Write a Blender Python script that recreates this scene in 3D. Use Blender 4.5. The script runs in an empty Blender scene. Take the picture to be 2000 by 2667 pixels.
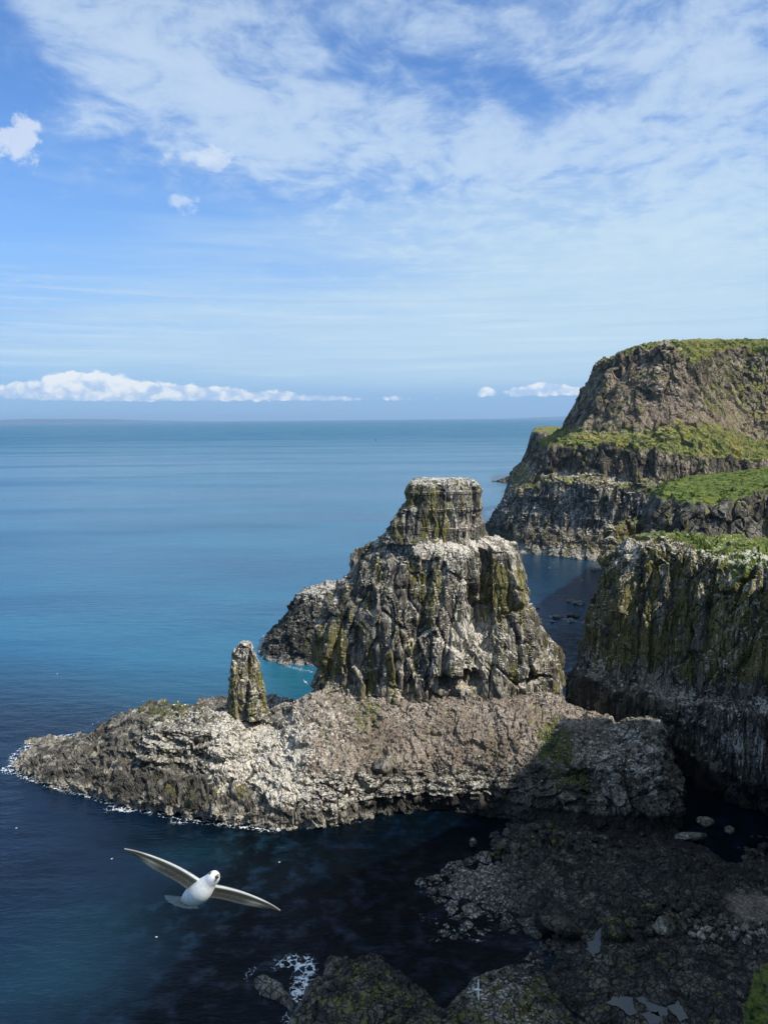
import bpy, math, random, time
import numpy as np
from mathutils import Vector, Matrix
T0=time.time()
random.seed(7); rng=np.random.default_rng(7)
S=bpy.context.scene; COL=S.collection
R=math.radians
# ------------------------------------------------------------------ camera
W0,H0,FPX=2000.,2667.,2003.
CX,CY=W0/2,H0/2
CAMZ=90.; PITCH=R(6.93); ROLL=R(0.53)
Fv=np.array([0,math.cos(PITCH),-math.sin(PITCH)])
r0=np.array([1.,0,0]); u0=np.array([0,math.sin(PITCH),math.cos(PITCH)])
Rv=math.cos(ROLL)*r0-math.sin(ROLL)*u0
Uv=math.cos(ROLL)*u0+math.sin(ROLL)*r0
CAM=np.array([0,0,CAMZ])
def ray(px,py): return Fv*FPX+Rv*(px-CX)+Uv*(CY-py)
def Zp(px,py,z):
    d=ray(px,py); return CAM+d*((z-CAMZ)/d[2])
def Dp(px,py,y):
    d=ray(px,py); return CAM+d*(y/d[1])
cam=bpy.data.cameras.new('camera'); co=bpy.data.objects.new('camera',cam); COL.objects.link(co)
cam.sensor_fit='VERTICAL'; cam.sensor_height=36; cam.lens=36*FPX/H0; cam.clip_start=.1; cam.clip_end=200000
M=Matrix(((Rv[0],Uv[0],-Fv[0],0),(Rv[1],Uv[1],-Fv[1],0),(Rv[2],Uv[2],-Fv[2],CAMZ),(0,0,0,1)))
co.matrix_world=M; S.camera=co
# ------------------------------------------------------------------ numpy noise
def _h(ix,iy,iz,seed):
    h=(ix.astype(np.uint32)*np.uint32(374761393)+iy.astype(np.uint32)*np.uint32(668265263)+iz.astype(np.uint32)*np.uint32(2147483647)+np.uint32((seed*974634777)&0xffffffff))
    h=(h^(h>>np.uint32(13)))*np.uint32(1274126177); h=h^(h>>np.uint32(16)); h=h*np.uint32(2246822519); h=h^(h>>np.uint32(15))
    return (h&np.uint32(0xffffff)).astype(np.float32)/np.float32(0xffffff)
def vnoise(P,seed=0):
    F=np.floor(P); f=(P-F).astype(np.float32); I=F.astype(np.int64)
    f=f*f*(3-2*f); out=0
    for dx in (0,1):
        wx=f[:,0] if dx else 1-f[:,0]
        for dy in (0,1):
            wy=f[:,1] if dy else 1-f[:,1]
            for dz in (0,1):
                wz=f[:,2] if dz else 1-f[:,2]
                out=out+wx*wy*wz*_h(I[:,0]+dx,I[:,1]+dy,I[:,2]+dz,seed)
    return out*2-1
def fbm(P,sc,oct=4,seed=0,zs=1.,gain=.5):
    Q=np.asarray(P,dtype=np.float64).reshape(-1,3)*np.array([1/sc,1/sc,zs/sc]); o=0; a=1; t=0
    for k in range(oct):
        o=o+a*vnoise(Q+k*17.3,seed+k); t+=a; a*=gain; Q=Q*2.03
    return o/t
def worley(P,sc,seed=0,zs=1.,jit=.9):
    Q=P.reshape(-1,3)*np.array([1/sc,1/sc,zs/sc]); I=np.floor(Q).astype(np.int64); f=(Q-I).astype(np.float32)
    n=len(Q); d1=np.full(n,9.,np.float32); d2=d1.copy(); hid=np.zeros(n,np.float32); off=np.zeros((n,3),np.float32)
    for dx in (-1,0,1):
        for dy in (-1,0,1):
            for dz in (-1,0,1):
                a=I[:,0]+dx;b=I[:,1]+dy;c=I[:,2]+dz
                h1=_h(a,b,c,seed)
                h2=(h1*97.13)%1.;h3=(h1*571.7)%1.
                o=np.stack([dx+.5+(h1-.5)*jit-f[:,0],dy+.5+(h2-.5)*jit-f[:,1],dz+.5+(h3-.5)*jit-f[:,2]],1); d=np.sqrt((o*o).sum(1))
                m=d<d1; off[m]=o[m]
                d2=np.where(m,d1,np.minimum(d2,d)); hid=np.where(m,(h1*7919.3)%1.,hid); d1=np.where(m,d,d1)
    worley.off=off; return d1,d2,hid
def sstep(a,b,x): 
    t=np.clip((x-a)/(b-a),0,1); return t*t*(3-2*t)
# ------------------------------------------------------------------ mesh from grid
def blur(G,ax,k):
    for _ in range(k):
        a=np.roll(G,1,ax);b=np.roll(G,-1,ax)
        s0=[slice(None)]*G.ndim; s0[ax]=0; s1=[slice(None)]*G.ndim; s1[ax]=-1
        a[tuple(s0)]=G[tuple(s0)]; b[tuple(s1)]=G[tuple(s1)]
        G=.25*a+.5*G+.25*b
    return G
def blurwrap(G,ax,k):
    for _ in range(k): G=.25*np.roll(G,1,ax)+.5*G+.25*np.roll(G,-1,ax)
    return G
def gnormals(G,wrap=False):
    if wrap: du=np.roll(G,-1,0)-np.roll(G,1,0)
    else: du=np.gradient(G,axis=0)
    dv=np.gradient(G,axis=1)
    n=np.cross(du,dv); l=np.linalg.norm(n,axis=2,keepdims=True); l[l==0]=1
    return n/l
def mesh_grid(name,G,mat,masks=None,wrap=False,flip=False,smooth=False):
    nu,nv=G.shape[:2]; n=nu*nv
    idx=np.arange(n).reshape(nu,nv)
    if wrap: a=idx; b=np.roll(idx,-1,0)
    else: a=idx[:-1]; b=idx[1:]
    q=np.stack([a[:,:-1],b[:,:-1],b[:,1:],a[:,1:]],-1).reshape(-1,4)
    if flip: q=q[:,::-1]
    me=bpy.data.meshes.new(name); me.vertices.add(n); me.vertices.foreach_set('co',np.ascontiguousarray(G,dtype=np.float32).ravel())
    me.loops.add(q.size); me.loops.foreach_set('vertex_index',q.ravel().astype(np.int32))
    me.polygons.add(len(q)); me.polygons.foreach_set('loop_start',np.arange(0,q.size,4,dtype=np.int32))
    me.update(calc_edges=True); me.validate()
    me.polygons.foreach_set('use_smooth',np.full(len(q),smooth))
    if masks is not None:
        for an,keys in (('m1',('guano','lichen','grass')),('m2',('soil','dark','bright'))):
            at=me.attributes.new(an,'FLOAT_VECTOR','POINT')
            v=np.zeros((n,3),np.float32)
            for i,k in enumerate(keys):
                if k in masks: v[:,i]=np.asarray(masks[k]).ravel()
            at.data.foreach_set('vector',v.ravel())
    me.materials.append(mat)
    o=bpy.data.objects.new(name,me); COL.objects.link(o); return o
def tag(o,label=None,cat=None,group=None,kind=None):
    if label: o['label']=label
    if cat: o['category']=cat
    if group: o['group']=group
    if kind: o['kind']=kind
    return o
def interp_sheet(cols,res,bu=1.2,bv=1.0,wrap=False):
    """cols: list of control columns of world points; returns dense grid and control-row param per v sample"""
    C=np.array(cols,dtype=float)          # nc,nr,3
    if wrap: C=np.concatenate([C,C[:1]],0)
    lu=np.linalg.norm(np.diff(C,axis=0),axis=2).mean(1); lv=np.linalg.norm(np.diff(C,axis=1),axis=2).mean(0)
    lu=np.maximum(lu,.3); lv=np.maximum(lv,.3)
    cu=np.r_[0,np.cumsum(lu)]; cv=np.r_[0,np.cumsum(lv)]
    nu=max(8,int(cu[-1]/res)); nv=max(8,int(cv[-1]/res))
    su=np.linspace(0,cu[-1],nu,endpoint=not wrap); sv=np.linspace(0,cv[-1],nv)
    def lerp(A,c,s,ax):
        k=np.clip(np.searchsorted(c,s,side='right')-1,0,len(c)-2); t=(s-c[k])/(c[k+1]-c[k])
        A0=np.take(A,k,ax);A1=np.take(A,k+1,ax); sh=[1]*A.ndim; sh[ax]=-1
        t=t.reshape(sh); return A0*(1-t)+A1*t, k+t.ravel()
    G,pu=lerp(C,cu,su,0); G,pv=lerp(G,cv,sv,1)
    ku=int((bu*cu[-1]/len(lu)*.25/res)**2*2)+1; kv=int((bv/res)**2*2)+1
    G=blurwrap(G,0,min(ku,400)) if wrap else blur(G,0,min(ku,400))
    G=blur(G,1,min(kv,200))
    return G,pu,pv
def rowval(vals,pv): return np.interp(pv,np.arange(len(vals)),vals)
def rockify(G,N,amp=1.,big=(14,1.6),blocks=((6,1.3,3.),(2.2,.6,2.5),(.9,.25,1.5)),crack=.35,seed=0,led=(0,5.)):
    sh=G.shape[:2]; P=G.reshape(-1,3); a=np.broadcast_to(amp,sh).reshape(-1)
    d=big[1]*fbm(P,big[0],4,seed)
    Wp=P+np.stack([fbm(P,6,2,seed+31,.35)*.9,fbm(P,6,2,seed+32,.35)*.9,fbm(P,5,2,seed+33)*1.4],1)
    for i,(s,am,st) in enumerate(blocks):
        f1,f2,h=worley(Wp,s,seed+50+i,1/st)
        e=f2-f1
        g=np.stack([((h*13.7)%1.)-.5,((h*29.3)%1.)-.5,(((h*61.1)%1.)-.5)*.6],1)*2.
        tilt=(worley.off*g).sum(1)
        d=d+am*((h-.5)*1.9*sstep(0,.07,e)+1.25*tilt)-crack*am*np.exp(-(e/.05)**2)
    if led[0]:
        z=P[:,2]+2.2*fbm(P,18,2,seed+5)
        t=(z/led[1])%1.
        d=d+led[0]*(np.abs(t-.5)*2-.5+ .6*(t>.82))*(0.6+.7*fbm(P,9,2,seed+77))
    d=d*a
    return (P+N.reshape(-1,3)*d[:,None]).reshape(G.shape), d.reshape(sh)
def blob(P,c,r,nz=.35,seed=3,pw=1.):
    q=(P.reshape(-1,3)-np.array(c))/np.array(r); 
    dd=np.sqrt((q**2).sum(1))+nz*fbm(P,max(2.,min(r)*.7),4,seed)
    return (1-sstep(.6,1.1,dd)).reshape(P.shape[:2])
# ------------------------------------------------------------------ materials
class NT:
    def __init__(s,nt): s.t=nt; s.n=nt.nodes; s.l=nt.links
    def node(s,ty,**kw):
        n=s.n.new(ty)
        for k,v in kw.items():
            if k.startswith('_'): setattr(n,k[1:],v)
        return n
    def inp(s,sock,v):
        if isinstance(v,bpy.types.NodeSocket): s.l.new(v,sock)
        elif v is not None: sock.default_value=v
    def math(s,op,a,b=None,c=None,clamp=False):
        n=s.n.new('ShaderNodeMath'); n.operation=op; n.use_clamp=clamp
        s.inp(n.inputs[0],a); s.inp(n.inputs[1],b); s.inp(n.inputs[2],c); return n.outputs[0]
    def vmath(s,op,a,b=None):
        n=s.n.new('ShaderNodeVectorMath'); n.operation=op; s.inp(n.inputs[0],a); s.inp(n.inputs[1],b); return n.outputs[0]
    def noise(s,v,sc,det=4,rough=.55,dist=0,out=0):
        n=s.n.new('ShaderNodeTexNoise'); s.inp(n.inputs['Vector'],v); s.inp(n.inputs['Scale'],sc); n.inputs['Detail'].default_value=det; n.inputs['Roughness'].default_value=rough; n.inputs['Distortion'].default_value=dist
        return n.outputs[out]
    def voro(s,v,sc,feat='F1',out='Distance',rnd=1.):
        n=s.n.new('ShaderNodeTexVoronoi'); n.feature=feat; s.inp(n.inputs['Vector'],v); s.inp(n.inputs['Scale'],sc); n.inputs['Randomness'].default_value=rnd
        return n.outputs[out]
    def ss(s,v,a,b,lo=0.,hi=1.):
        n=s.n.new('ShaderNodeMapRange'); n.interpolation_type='SMOOTHSTEP'; s.inp(n.inputs[0],v); s.inp(n.inputs[1],a); s.inp(n.inputs[2],b); s.inp(n.inputs[3],lo); s.inp(n.inputs[4],hi); return n.outputs[0]
    def mix(s,f,a,b,bt='MIX'):
        n=s.n.new('ShaderNodeMix'); n.data_type='RGBA'; n.blend_type=bt; s.inp(n.inputs[0],f)
        for k,v in ((6,a),(7,b)):
            if isinstance(v,(tuple,list)): v=(*v[:3],1)
            s.inp(n.inputs[k],v)
        return n.outputs[2]
    def scale(s,v,x,y,z):
        return s.vmath('MULTIPLY',v,(x,y,z))
def newmat(name):
    m=bpy.data.materials.new(name); m.use_nodes=True; nt=NT(m.node_tree); nt.n.clear()
    out=nt.n.new('ShaderNodeOutputMaterial'); b=nt.n.new('ShaderNodeBsdfPrincipled'); nt.l.new(b.outputs[0],out.inputs[0])
    return m,nt,b
def rock_mat(name,crw=.05,bs=.6,pv=.22,dark=(.035,.033,.028),mid=(.13,.118,.092),pale_tone=(.24,.22,.175),sc=1.,rough=.9,guano=(.62,.585,.52),grassc=((.035,.05,.012),(.13,.145,.035)),soilc=((.17,.14,.108),(.34,.275,.22)),lich=(.21,.175,.045)):
    m,t,b=newmat(name)
    geo=t.n.new('ShaderNodeNewGeometry'); pos=geo.outputs['Position']; nz=t.n.new('ShaderNodeSeparateXYZ'); t.l.new(geo.outputs['Normal'],nz.inputs[0]); nz=nz.outputs[2]
    P=t.vmath('MULTIPLY',pos,(sc,sc,sc))
    a1=t.n.new('ShaderNodeAttribute'); a1.attribute_name='m1'; s1=t.n.new('ShaderNodeSeparateXYZ'); t.l.new(a1.outputs['Vector'],s1.inputs[0])
    a2=t.n.new('ShaderNodeAttribute'); a2.attribute_name='m2'; s2=t.n.new('ShaderNodeSeparateXYZ'); t.l.new(a2.outputs['Vector'],s2.inputs[0])
    gu,li,gr=s1.outputs; so,dk,br=s2.outputs
    Pv=t.scale(P,1,1,.22)
    n_big=t.noise(P,.09,5); n_mid=t.noise(P,.5,6,.6); n_fine=t.noise(P,2.2,5,.65)
    col=t.mix(t.ss(t.math('ADD',t.math('MULTIPLY',n_mid,.6),t.math('MULTIPLY',n_big,.4)),.36,.66),dark,mid)
    cell=t.voro(Pv,.55,out='Color'); cs=t.n.new('ShaderNodeSeparateXYZ'); t.l.new(cell,cs.inputs[0])
    col=t.mix(t.math('MULTIPLY',t.ss(cs.outputs[0],.45,.95),t.ss(n_fine,.35,.6,.35,1.)),col,pale_tone)  # paler tone on random column cells
    col=t.mix(t.math('MULTIPLY',t.ss(cs.outputs[1],.6,.9),.55),col,dark)
    col=t.mix(br,col,t.mix(t.ss(n_fine,.3,.7),(.2,.18,.14),(.46,.42,.35)))
    # fine crack lines
    Pc=t.vmath('ADD',t.scale(P,1,1,pv),t.vmath('MULTIPLY',t.noise(t.scale(P,1,1,.4),.8,3,out=1),(.55,.55,.55))); ce=t.math('MINIMUM',t.voro(Pc,.85,'DISTANCE_TO_EDGE'),t.math('MULTIPLY',t.voro(Pc,.33,'DISTANCE_TO_EDGE'),1.6))
    # soil / scree
    sn=t.math('ADD',t.math('MULTIPLY',n_fine,.5),t.math('MULTIPLY',t.noise(P,1.1,4,.7),.5))
    soilcol=t.mix(t.ss(sn,.38,.62),soilc[0],soilc[1])
    soilcol=t.mix(t.ss(t.noise(P,3.3,3,.6),.56,.66),soilcol,(.42,.37,.31))
    soilcol=t.mix(t.ss(t.noise(P,.11,5,.6),.44,.66,0.,.75),soilcol,(soilc[0][0]*.62,soilc[0][1]*.55,soilc[0][2]*.5))
    soilcol=t.mix(t.ss(t.noise(t.vmath('ADD',P,(31,7,5)),.16,5,.65),.54,.68,0.,.55),soilcol,(.10,.105,.05))
    col=t.mix(t.ss(t.math('ADD',so,t.math('MULTIPLY',t.math('SUBTRACT',n_mid,.5),.9)),.35,.65),col,soilcol)
    # lichen on steep rock
    ln=t.math('ADD',t.noise(Pv,.32,5,.62),t.math('MULTIPLY',t.math('SUBTRACT',cs.outputs[2],.5),.14))
    lf=t.ss(t.math('ADD',ln,t.math('MULTIPLY',li,.32)),.66,.74)
    lf=t.math('MULTIPLY',lf,t.ss(n_fine,.28,.5,.45,1.))
    col=t.mix(t.math('MULTIPLY',lf,t.math('MULTIPLY',t.ss(li,.02,.15),.85)),col,t.mix(n_mid,(lich[0]*.5,lich[1]*.6,lich[2]*.7),lich))
    # grass / moss
    gn=t.noise(P,.35,6,.62)
    gf=t.ss(t.math('ADD',t.math('ADD',gr,t.math('MULTIPLY',t.math('SUBTRACT',gn,.5),1.3)),t.math('MULTIPLY',t.math('SUBTRACT',nz,.6),.35)),.42,.62)
    gcol=t.mix(t.ss(t.noise(P,.8,6,.7),.35,.65),grassc[0],grassc[1])
    gcol=t.mix(t.ss(t.noise(P,.13,4),.45,.7),gcol,(grassc[1][0]*1.15,grassc[1][1]*.92,grassc[1][2]*.9))
    col=t.mix(t.math('MULTIPLY',gf,t.ss(gr,.02,.12)),col,gcol)
    # guano: up-facing ledges and streaks running down
    st=t.noise(t.scale(P,1,1,.13),1.7,4,.6)
    patch=t.noise(P,.22,5,.6)
    up=t.ss(nz,.25,.75)
    gv=t.math('ADD',t.math('ADD',t.math('MULTIPLY',st,.68),t.math('MULTIPLY',patch,.32)),t.math('MULTIPLY',up,.13))
    gv=t.math('ADD',gv,t.math('MULTIPLY',gu,.30))
    gv=t.math('ADD',gv,t.math('MULTIPLY',t.math('SUBTRACT',n_fine,.5),.35))
    gf2=t.math('MULTIPLY',t.ss(gv,.68,.80),t.ss(gu,.01,.2))
    col=t.mix(t.math('MULTIPLY',gf2,.88),col,t.mix(n_fine,(guano[0]*.62,guano[1]*.6,guano[2]*.56),guano))
    # dark mask
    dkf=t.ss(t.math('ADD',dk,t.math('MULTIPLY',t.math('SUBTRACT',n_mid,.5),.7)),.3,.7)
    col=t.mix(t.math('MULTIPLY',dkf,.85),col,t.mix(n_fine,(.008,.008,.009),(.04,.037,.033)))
    col=t.mix(t.math('MULTIPLY',t.ss(ce,.0,crw,.85,0.),t.ss(t.math('ADD',so,gr),.75,.25)),col,(.012,.011,.009))
    t.l.new(col,b.inputs['Base Color']); b.inputs['Roughness'].default_value=rough; b.inputs['Specular IOR Level'].default_value=.25
    bp=t.n.new('ShaderNodeBump'); bp.inputs['Strength'].default_value=bs; bp.inputs['Distance'].default_value=.3/sc
    hgt=t.math('ADD',t.math('ADD',t.math('MULTIPLY',t.noise(t.scale(P,1,1,.4),2.2,5,.65),.7),t.math('MULTIPLY',t.noise(P,6,3,.6),.25)),t.math('MULTIPLY',t.ss(ce,0,.09),.9))
    t.l.new(hgt,bp.inputs['Height']); t.l.new(bp.outputs[0],b.inputs['Normal'])
    return m
ROCK=rock_mat('basalt_rock')
STACK=rock_mat('pale_basalt',dark=(.05,.046,.038),mid=(.205,.187,.148),pale_tone=(.40,.365,.295),guano=(.70,.655,.565))
DARKROCK=rock_mat('dark_basalt',dark=(.018,.018,.016),mid=(.06,.058,.048),pale_tone=(.12,.115,.095))
FARROCK=rock_mat('headland_basalt',dark=(.04,.035,.026),mid=(.175,.142,.095),pale_tone=(.33,.265,.18),sc=.42,grassc=((.05,.062,.014),(.19,.20,.05)),soilc=((.15,.112,.078),(.28,.205,.145)))
REEFM=rock_mat('tidal_basalt',dark=(.022,.021,.02),mid=(.085,.078,.062),pale_tone=(.17,.155,.115),sc=1.1,rough=.55,crw=.11,pv=.6,bs=.8)
GREEN=rock_mat('grassy_rock',grassc=((.022,.04,.007),(.12,.165,.03)))
# ------------------------------------------------------------------ helper: sheet object
def sheet(name,cols,res,mat,rowm=None,fn=None,rk=None,amp=None,bu=1.2,bv=1.,label=None,cat=None,kind=None,orient=None,store=None):
    G,pu,pv=interp_sheet(cols,res,bu,bv)
    N=gnormals(G)
    ref=(CAM if orient is None else np.array(orient))-G
    s=np.sign((N*ref).sum(2).mean()); s=1. if s==0 else s
    N=N*s
    am=np.ones(G.shape[:2]) if amp is None else np.broadcast_to(rowval(amp,pv)[None,:],G.shape[:2]).copy()
    G2,d=rockify(G,N,am,**(rk or {}))
    masks={}
    for k,v in (rowm or {}).items():
        # wobble the row coordinate so band edges are ragged
        wob=fbm(G2.reshape(-1,3),9,4,91).reshape(G.shape[:2])*.35
        masks[k]=np.interp(pv[None,:]+wob,np.arange(len(v)),v)
    if fn: fn(G2,N,pu,pv,masks)
    o=mesh_grid(name,G2,mat,masks,flip=(s<0))
    tag(o,label,cat,kind=kind)
    if store is not None: store['G']=G2; store['N']=N
    return o
def loft(name,rings,res,mat,fn=None,rk=None,amp=None,bu=.6,bv=.8,label=None,cat=None,kind=None,store=None,masks0=None,parent=None):
    """rings: list (bottom->top) of closed loops of nr points; last ring is the cap centre"""
    cols=[[rings[r][k] for r in range(len(rings))] for k in range(len(rings[0]))]
    G,pu,pv=interp_sheet(cols,res,bu,bv,wrap=True)
    N=gnormals(G,True); c=G.mean((0,1))
    s=np.sign((N[...,:2]*(G-G.mean(0,keepdims=True))[...,:2]).sum()); N*=s
    am=np.ones(G.shape[:2]) if amp is None else np.broadcast_to(rowval(amp,pv)[None,:],G.shape[:2]).copy()
    am[:,-1]=am[:,-1]*0; am[:,-2]*=.3
    G2,d=rockify(G,N,am,**(rk or {}))
    masks={}
    for k,v in (masks0 or {}).items():
        wob=fbm(G2.reshape(-1,3),6,4,91).reshape(G.shape[:2])*.35
        masks[k]=np.interp(pv[None,:]+wob,np.arange(len(v)),v)
    if fn: G2=fn(G2,N,pu,pv,masks)
    o=mesh_grid(name,G2,mat,masks,wrap=True,flip=(s<0)); tag(o,label,cat,kind=kind)
    if parent: o.parent=parent
    if store is not None: store['G']=G2; store['N']=N
    return o
def zat(py,d,px=1000): return Dp(px,py,d)[2]
# ================================================================== PROMONTORY
D=[]
def rel(dx,dy,z): return ('r',dx,dy,z)
def pcx(w,rs,back):
    a=Zp(*w); pts=[a+np.array([0,-1.,-3.5]),a]+[Zp(*r) for r in rs]
    last=pts[-1]
    for b in back:
        if b[0]=='r': q=np.array([last[0]+b[1],last[1]+b[2],b[3]])
        else: q=Zp(*b)
        pts.append(q)
    D.append(pts)
pcx((38,1990,-1.5),[(42,1984,-1.),(46,1976,-1.),(50,1966,-1),(55,1956,-1.),(60,1950,-1.)],[(64,1946,-1.2),(68,1943,-2),(70,1942,-3)])
pcx((62,2012,0),[(62,2003,.8),(66,1990,1.4),(72,1972,1.8),(84,1955,1.9),(95,1944,1.6)],[(104,1934,.9),(110,1928,0),(113,1925,-3)])
pcx((120,2040,0),[(120,2026,1.2),(122,2005,2.2),(128,1978,2.9),(138,1950,3.2),(150,1934,2.6)],[(158,1925,1.4),(162,1921,0),(165,1918,-3)])
pcx((200,2062,0),[(200,2046,2),(202,2016,3.4),(208,1975,4.8),(216,1940,5.6),(226,1917,5.2)],[rel(1,8,2.5),rel(2,14,0),rel(2,17,-3)])
pcx((300,2088,0),[(300,2066,2.5),(300,2020,4.5),(302,1930,10.5),(308,1890,12.5),(318,1852,13.8)],[rel(1,7,8),rel(2,15,1),rel(2,20,-3)])
pcx((350,2105,0),[(350,2080,3),(350,2010,6),(352,1905,13),(358,1862,15.2),(368,1832,16)],[rel(1,8,9),rel(2,20,2),rel(2,28,-3)])
pcx((400,2114,0),[(400,2090,3),(400,2000,7.5),(402,1905,14.6),(408,1858,16.2),(420,1815,17)],[rel(1,8,10),rel(2,22,2.5),rel(2,30,-3)])
pcx((500,2132,0),[(500,2108,3),(500,1998,8.2),(500,1897,16),(504,1862,17),(508,1838,17.2)],[rel(0,7,6),(512,1815,2.5),rel(1,52,-3)])
pcx((600,2147,0),[(600,2118,3),(600,2005,8),(600,1905,15.2),(598,1868,16.8),(596,1842,17.2)],[rel(0,7,6),(590,1808,2.8),rel(0,54,-3)])
pcx((655,2151,0),[(655,2122,3),(655,2040,6.2),(652,1965,10),(650,1890,13.4),(648,1852,13.6)],[rel(0,8,6),(642,1808,3),rel(0,50,-3)])
pcx((735,2156,0),[(735,2126,3),(735,2078,5.5),(730,2000,9.5),(725,1905,13.6),(722,1850,14)],[(724,1838,13),(720,1808,3.2),rel(0,45,-3)])
pcx((790,2156,0),[(790,2124,3.2),(790,2080,5.8),(790,1995,11),(790,1880,17.2),(792,1812,20.5)],[rel(0,6,16),rel(0,34,3),rel(0,42,-3)])
pcx((850,2150,0),[(850,2110,4),(850,2075,6),(850,1992,11.5),(850,1875,18),(855,1790,22)],[rel(0,6,20),rel(0,36,3),rel(0,42,-3)])
pcx((930,2137,0),[(930,2088,5),(930,2058,6.4),(930,2000,10),(930,1885,16.8),(930,1822,20.2)],[rel(0,6,20),rel(0,36,3),rel(0,42,-3)])
pcx((1000,2124,0),[(1000,2072,5.2),(1000,2050,6.5),(1000,2000,9.5),(1000,1900,16),(1000,1830,20.5)],[rel(0,6,20),rel(0,36,3),rel(0,42,-3)])
pcx((1100,2110,0),[(1100,2058,5.2),(1100,2040,6.4),(1100,1995,9.6),(1100,1900,15.8),(1100,1828,20.8)],[rel(0,6,20),rel(0,36,3),rel(0,42,-3)])
pcx((1200,2112,.2),[(1200,2062,5.2),(1200,2045,6.4),(1200,1990,10),(1200,1900,16),(1200,1824,21)],[rel(0,6,20),rel(0,36,3),rel(0,42,-3)])
pcx((1300,2128,.4),[(1300,2072,5.2),(1300,2048,6.8),(1300,1990,10.6),(1300,1900,16.4),(1300,1815,21.6)],[rel(0,6,20),rel(0,34,3),rel(0,42,-3)])
pcx((1400,2142,.6),[(1400,2082,5.6),(1400,2055,7.4),(1400,1990,12),(1400,1895,17.2),(1400,1800,22.2)],[rel(0,5,20),rel(0,28,3),rel(0,36,-3)])
pcx((1500,2152,.8),[(1500,2088,6.),(1500,2052,8.6),(1500,1990,12.8),(1500,1912,16.8),(1500,1835,20)],[rel(0,4,17),rel(0,18,2),rel(0,26,-3)])
pcx((1590,2160,.8),[(1590,2092,6.4),(1590,2045,9.6),(1590,1985,13.4),(1590,1925,16),(1590,1873,18.2)],[rel(0,4,15),rel(0,16,4),rel(0,22,-3)])
pcx((1670,2162,.8),[(1670,2098,6.2),(1670,2045,10.4),(1668,1975,14.6),(1666,1910,17.6),(1664,1868,18.8)],[rel(0,4,15),rel(0,14,5),rel(0,20,-3)])
pcx((1725,2162,.8),[(1725,2100,5.8),(1725,2040,10.),(1722,1962,14.6),(1718,1900,17.4),(1716,1874,18.4)],[rel(0,5,14),rel(0,12,5),rel(0,18,-3)])
pcx((1764,2160,-1),[(1762,2112,4.4),(1758,2045,8.6),(1748,1970,13),(1738,1915,16),(1734,1888,17)],[rel(1,5,12),rel(2,10,3),rel(2,14,-3)])
pcx((1778,2160,-3),[(1776,2130,-3),(1774,2100,-3),(1770,2060,-3),(1764,2040,-3),(1760,2020,-3)],[rel(1,3,-3),rel(2,6,-3),rel(2,9,-3)])
PROM={}
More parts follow.
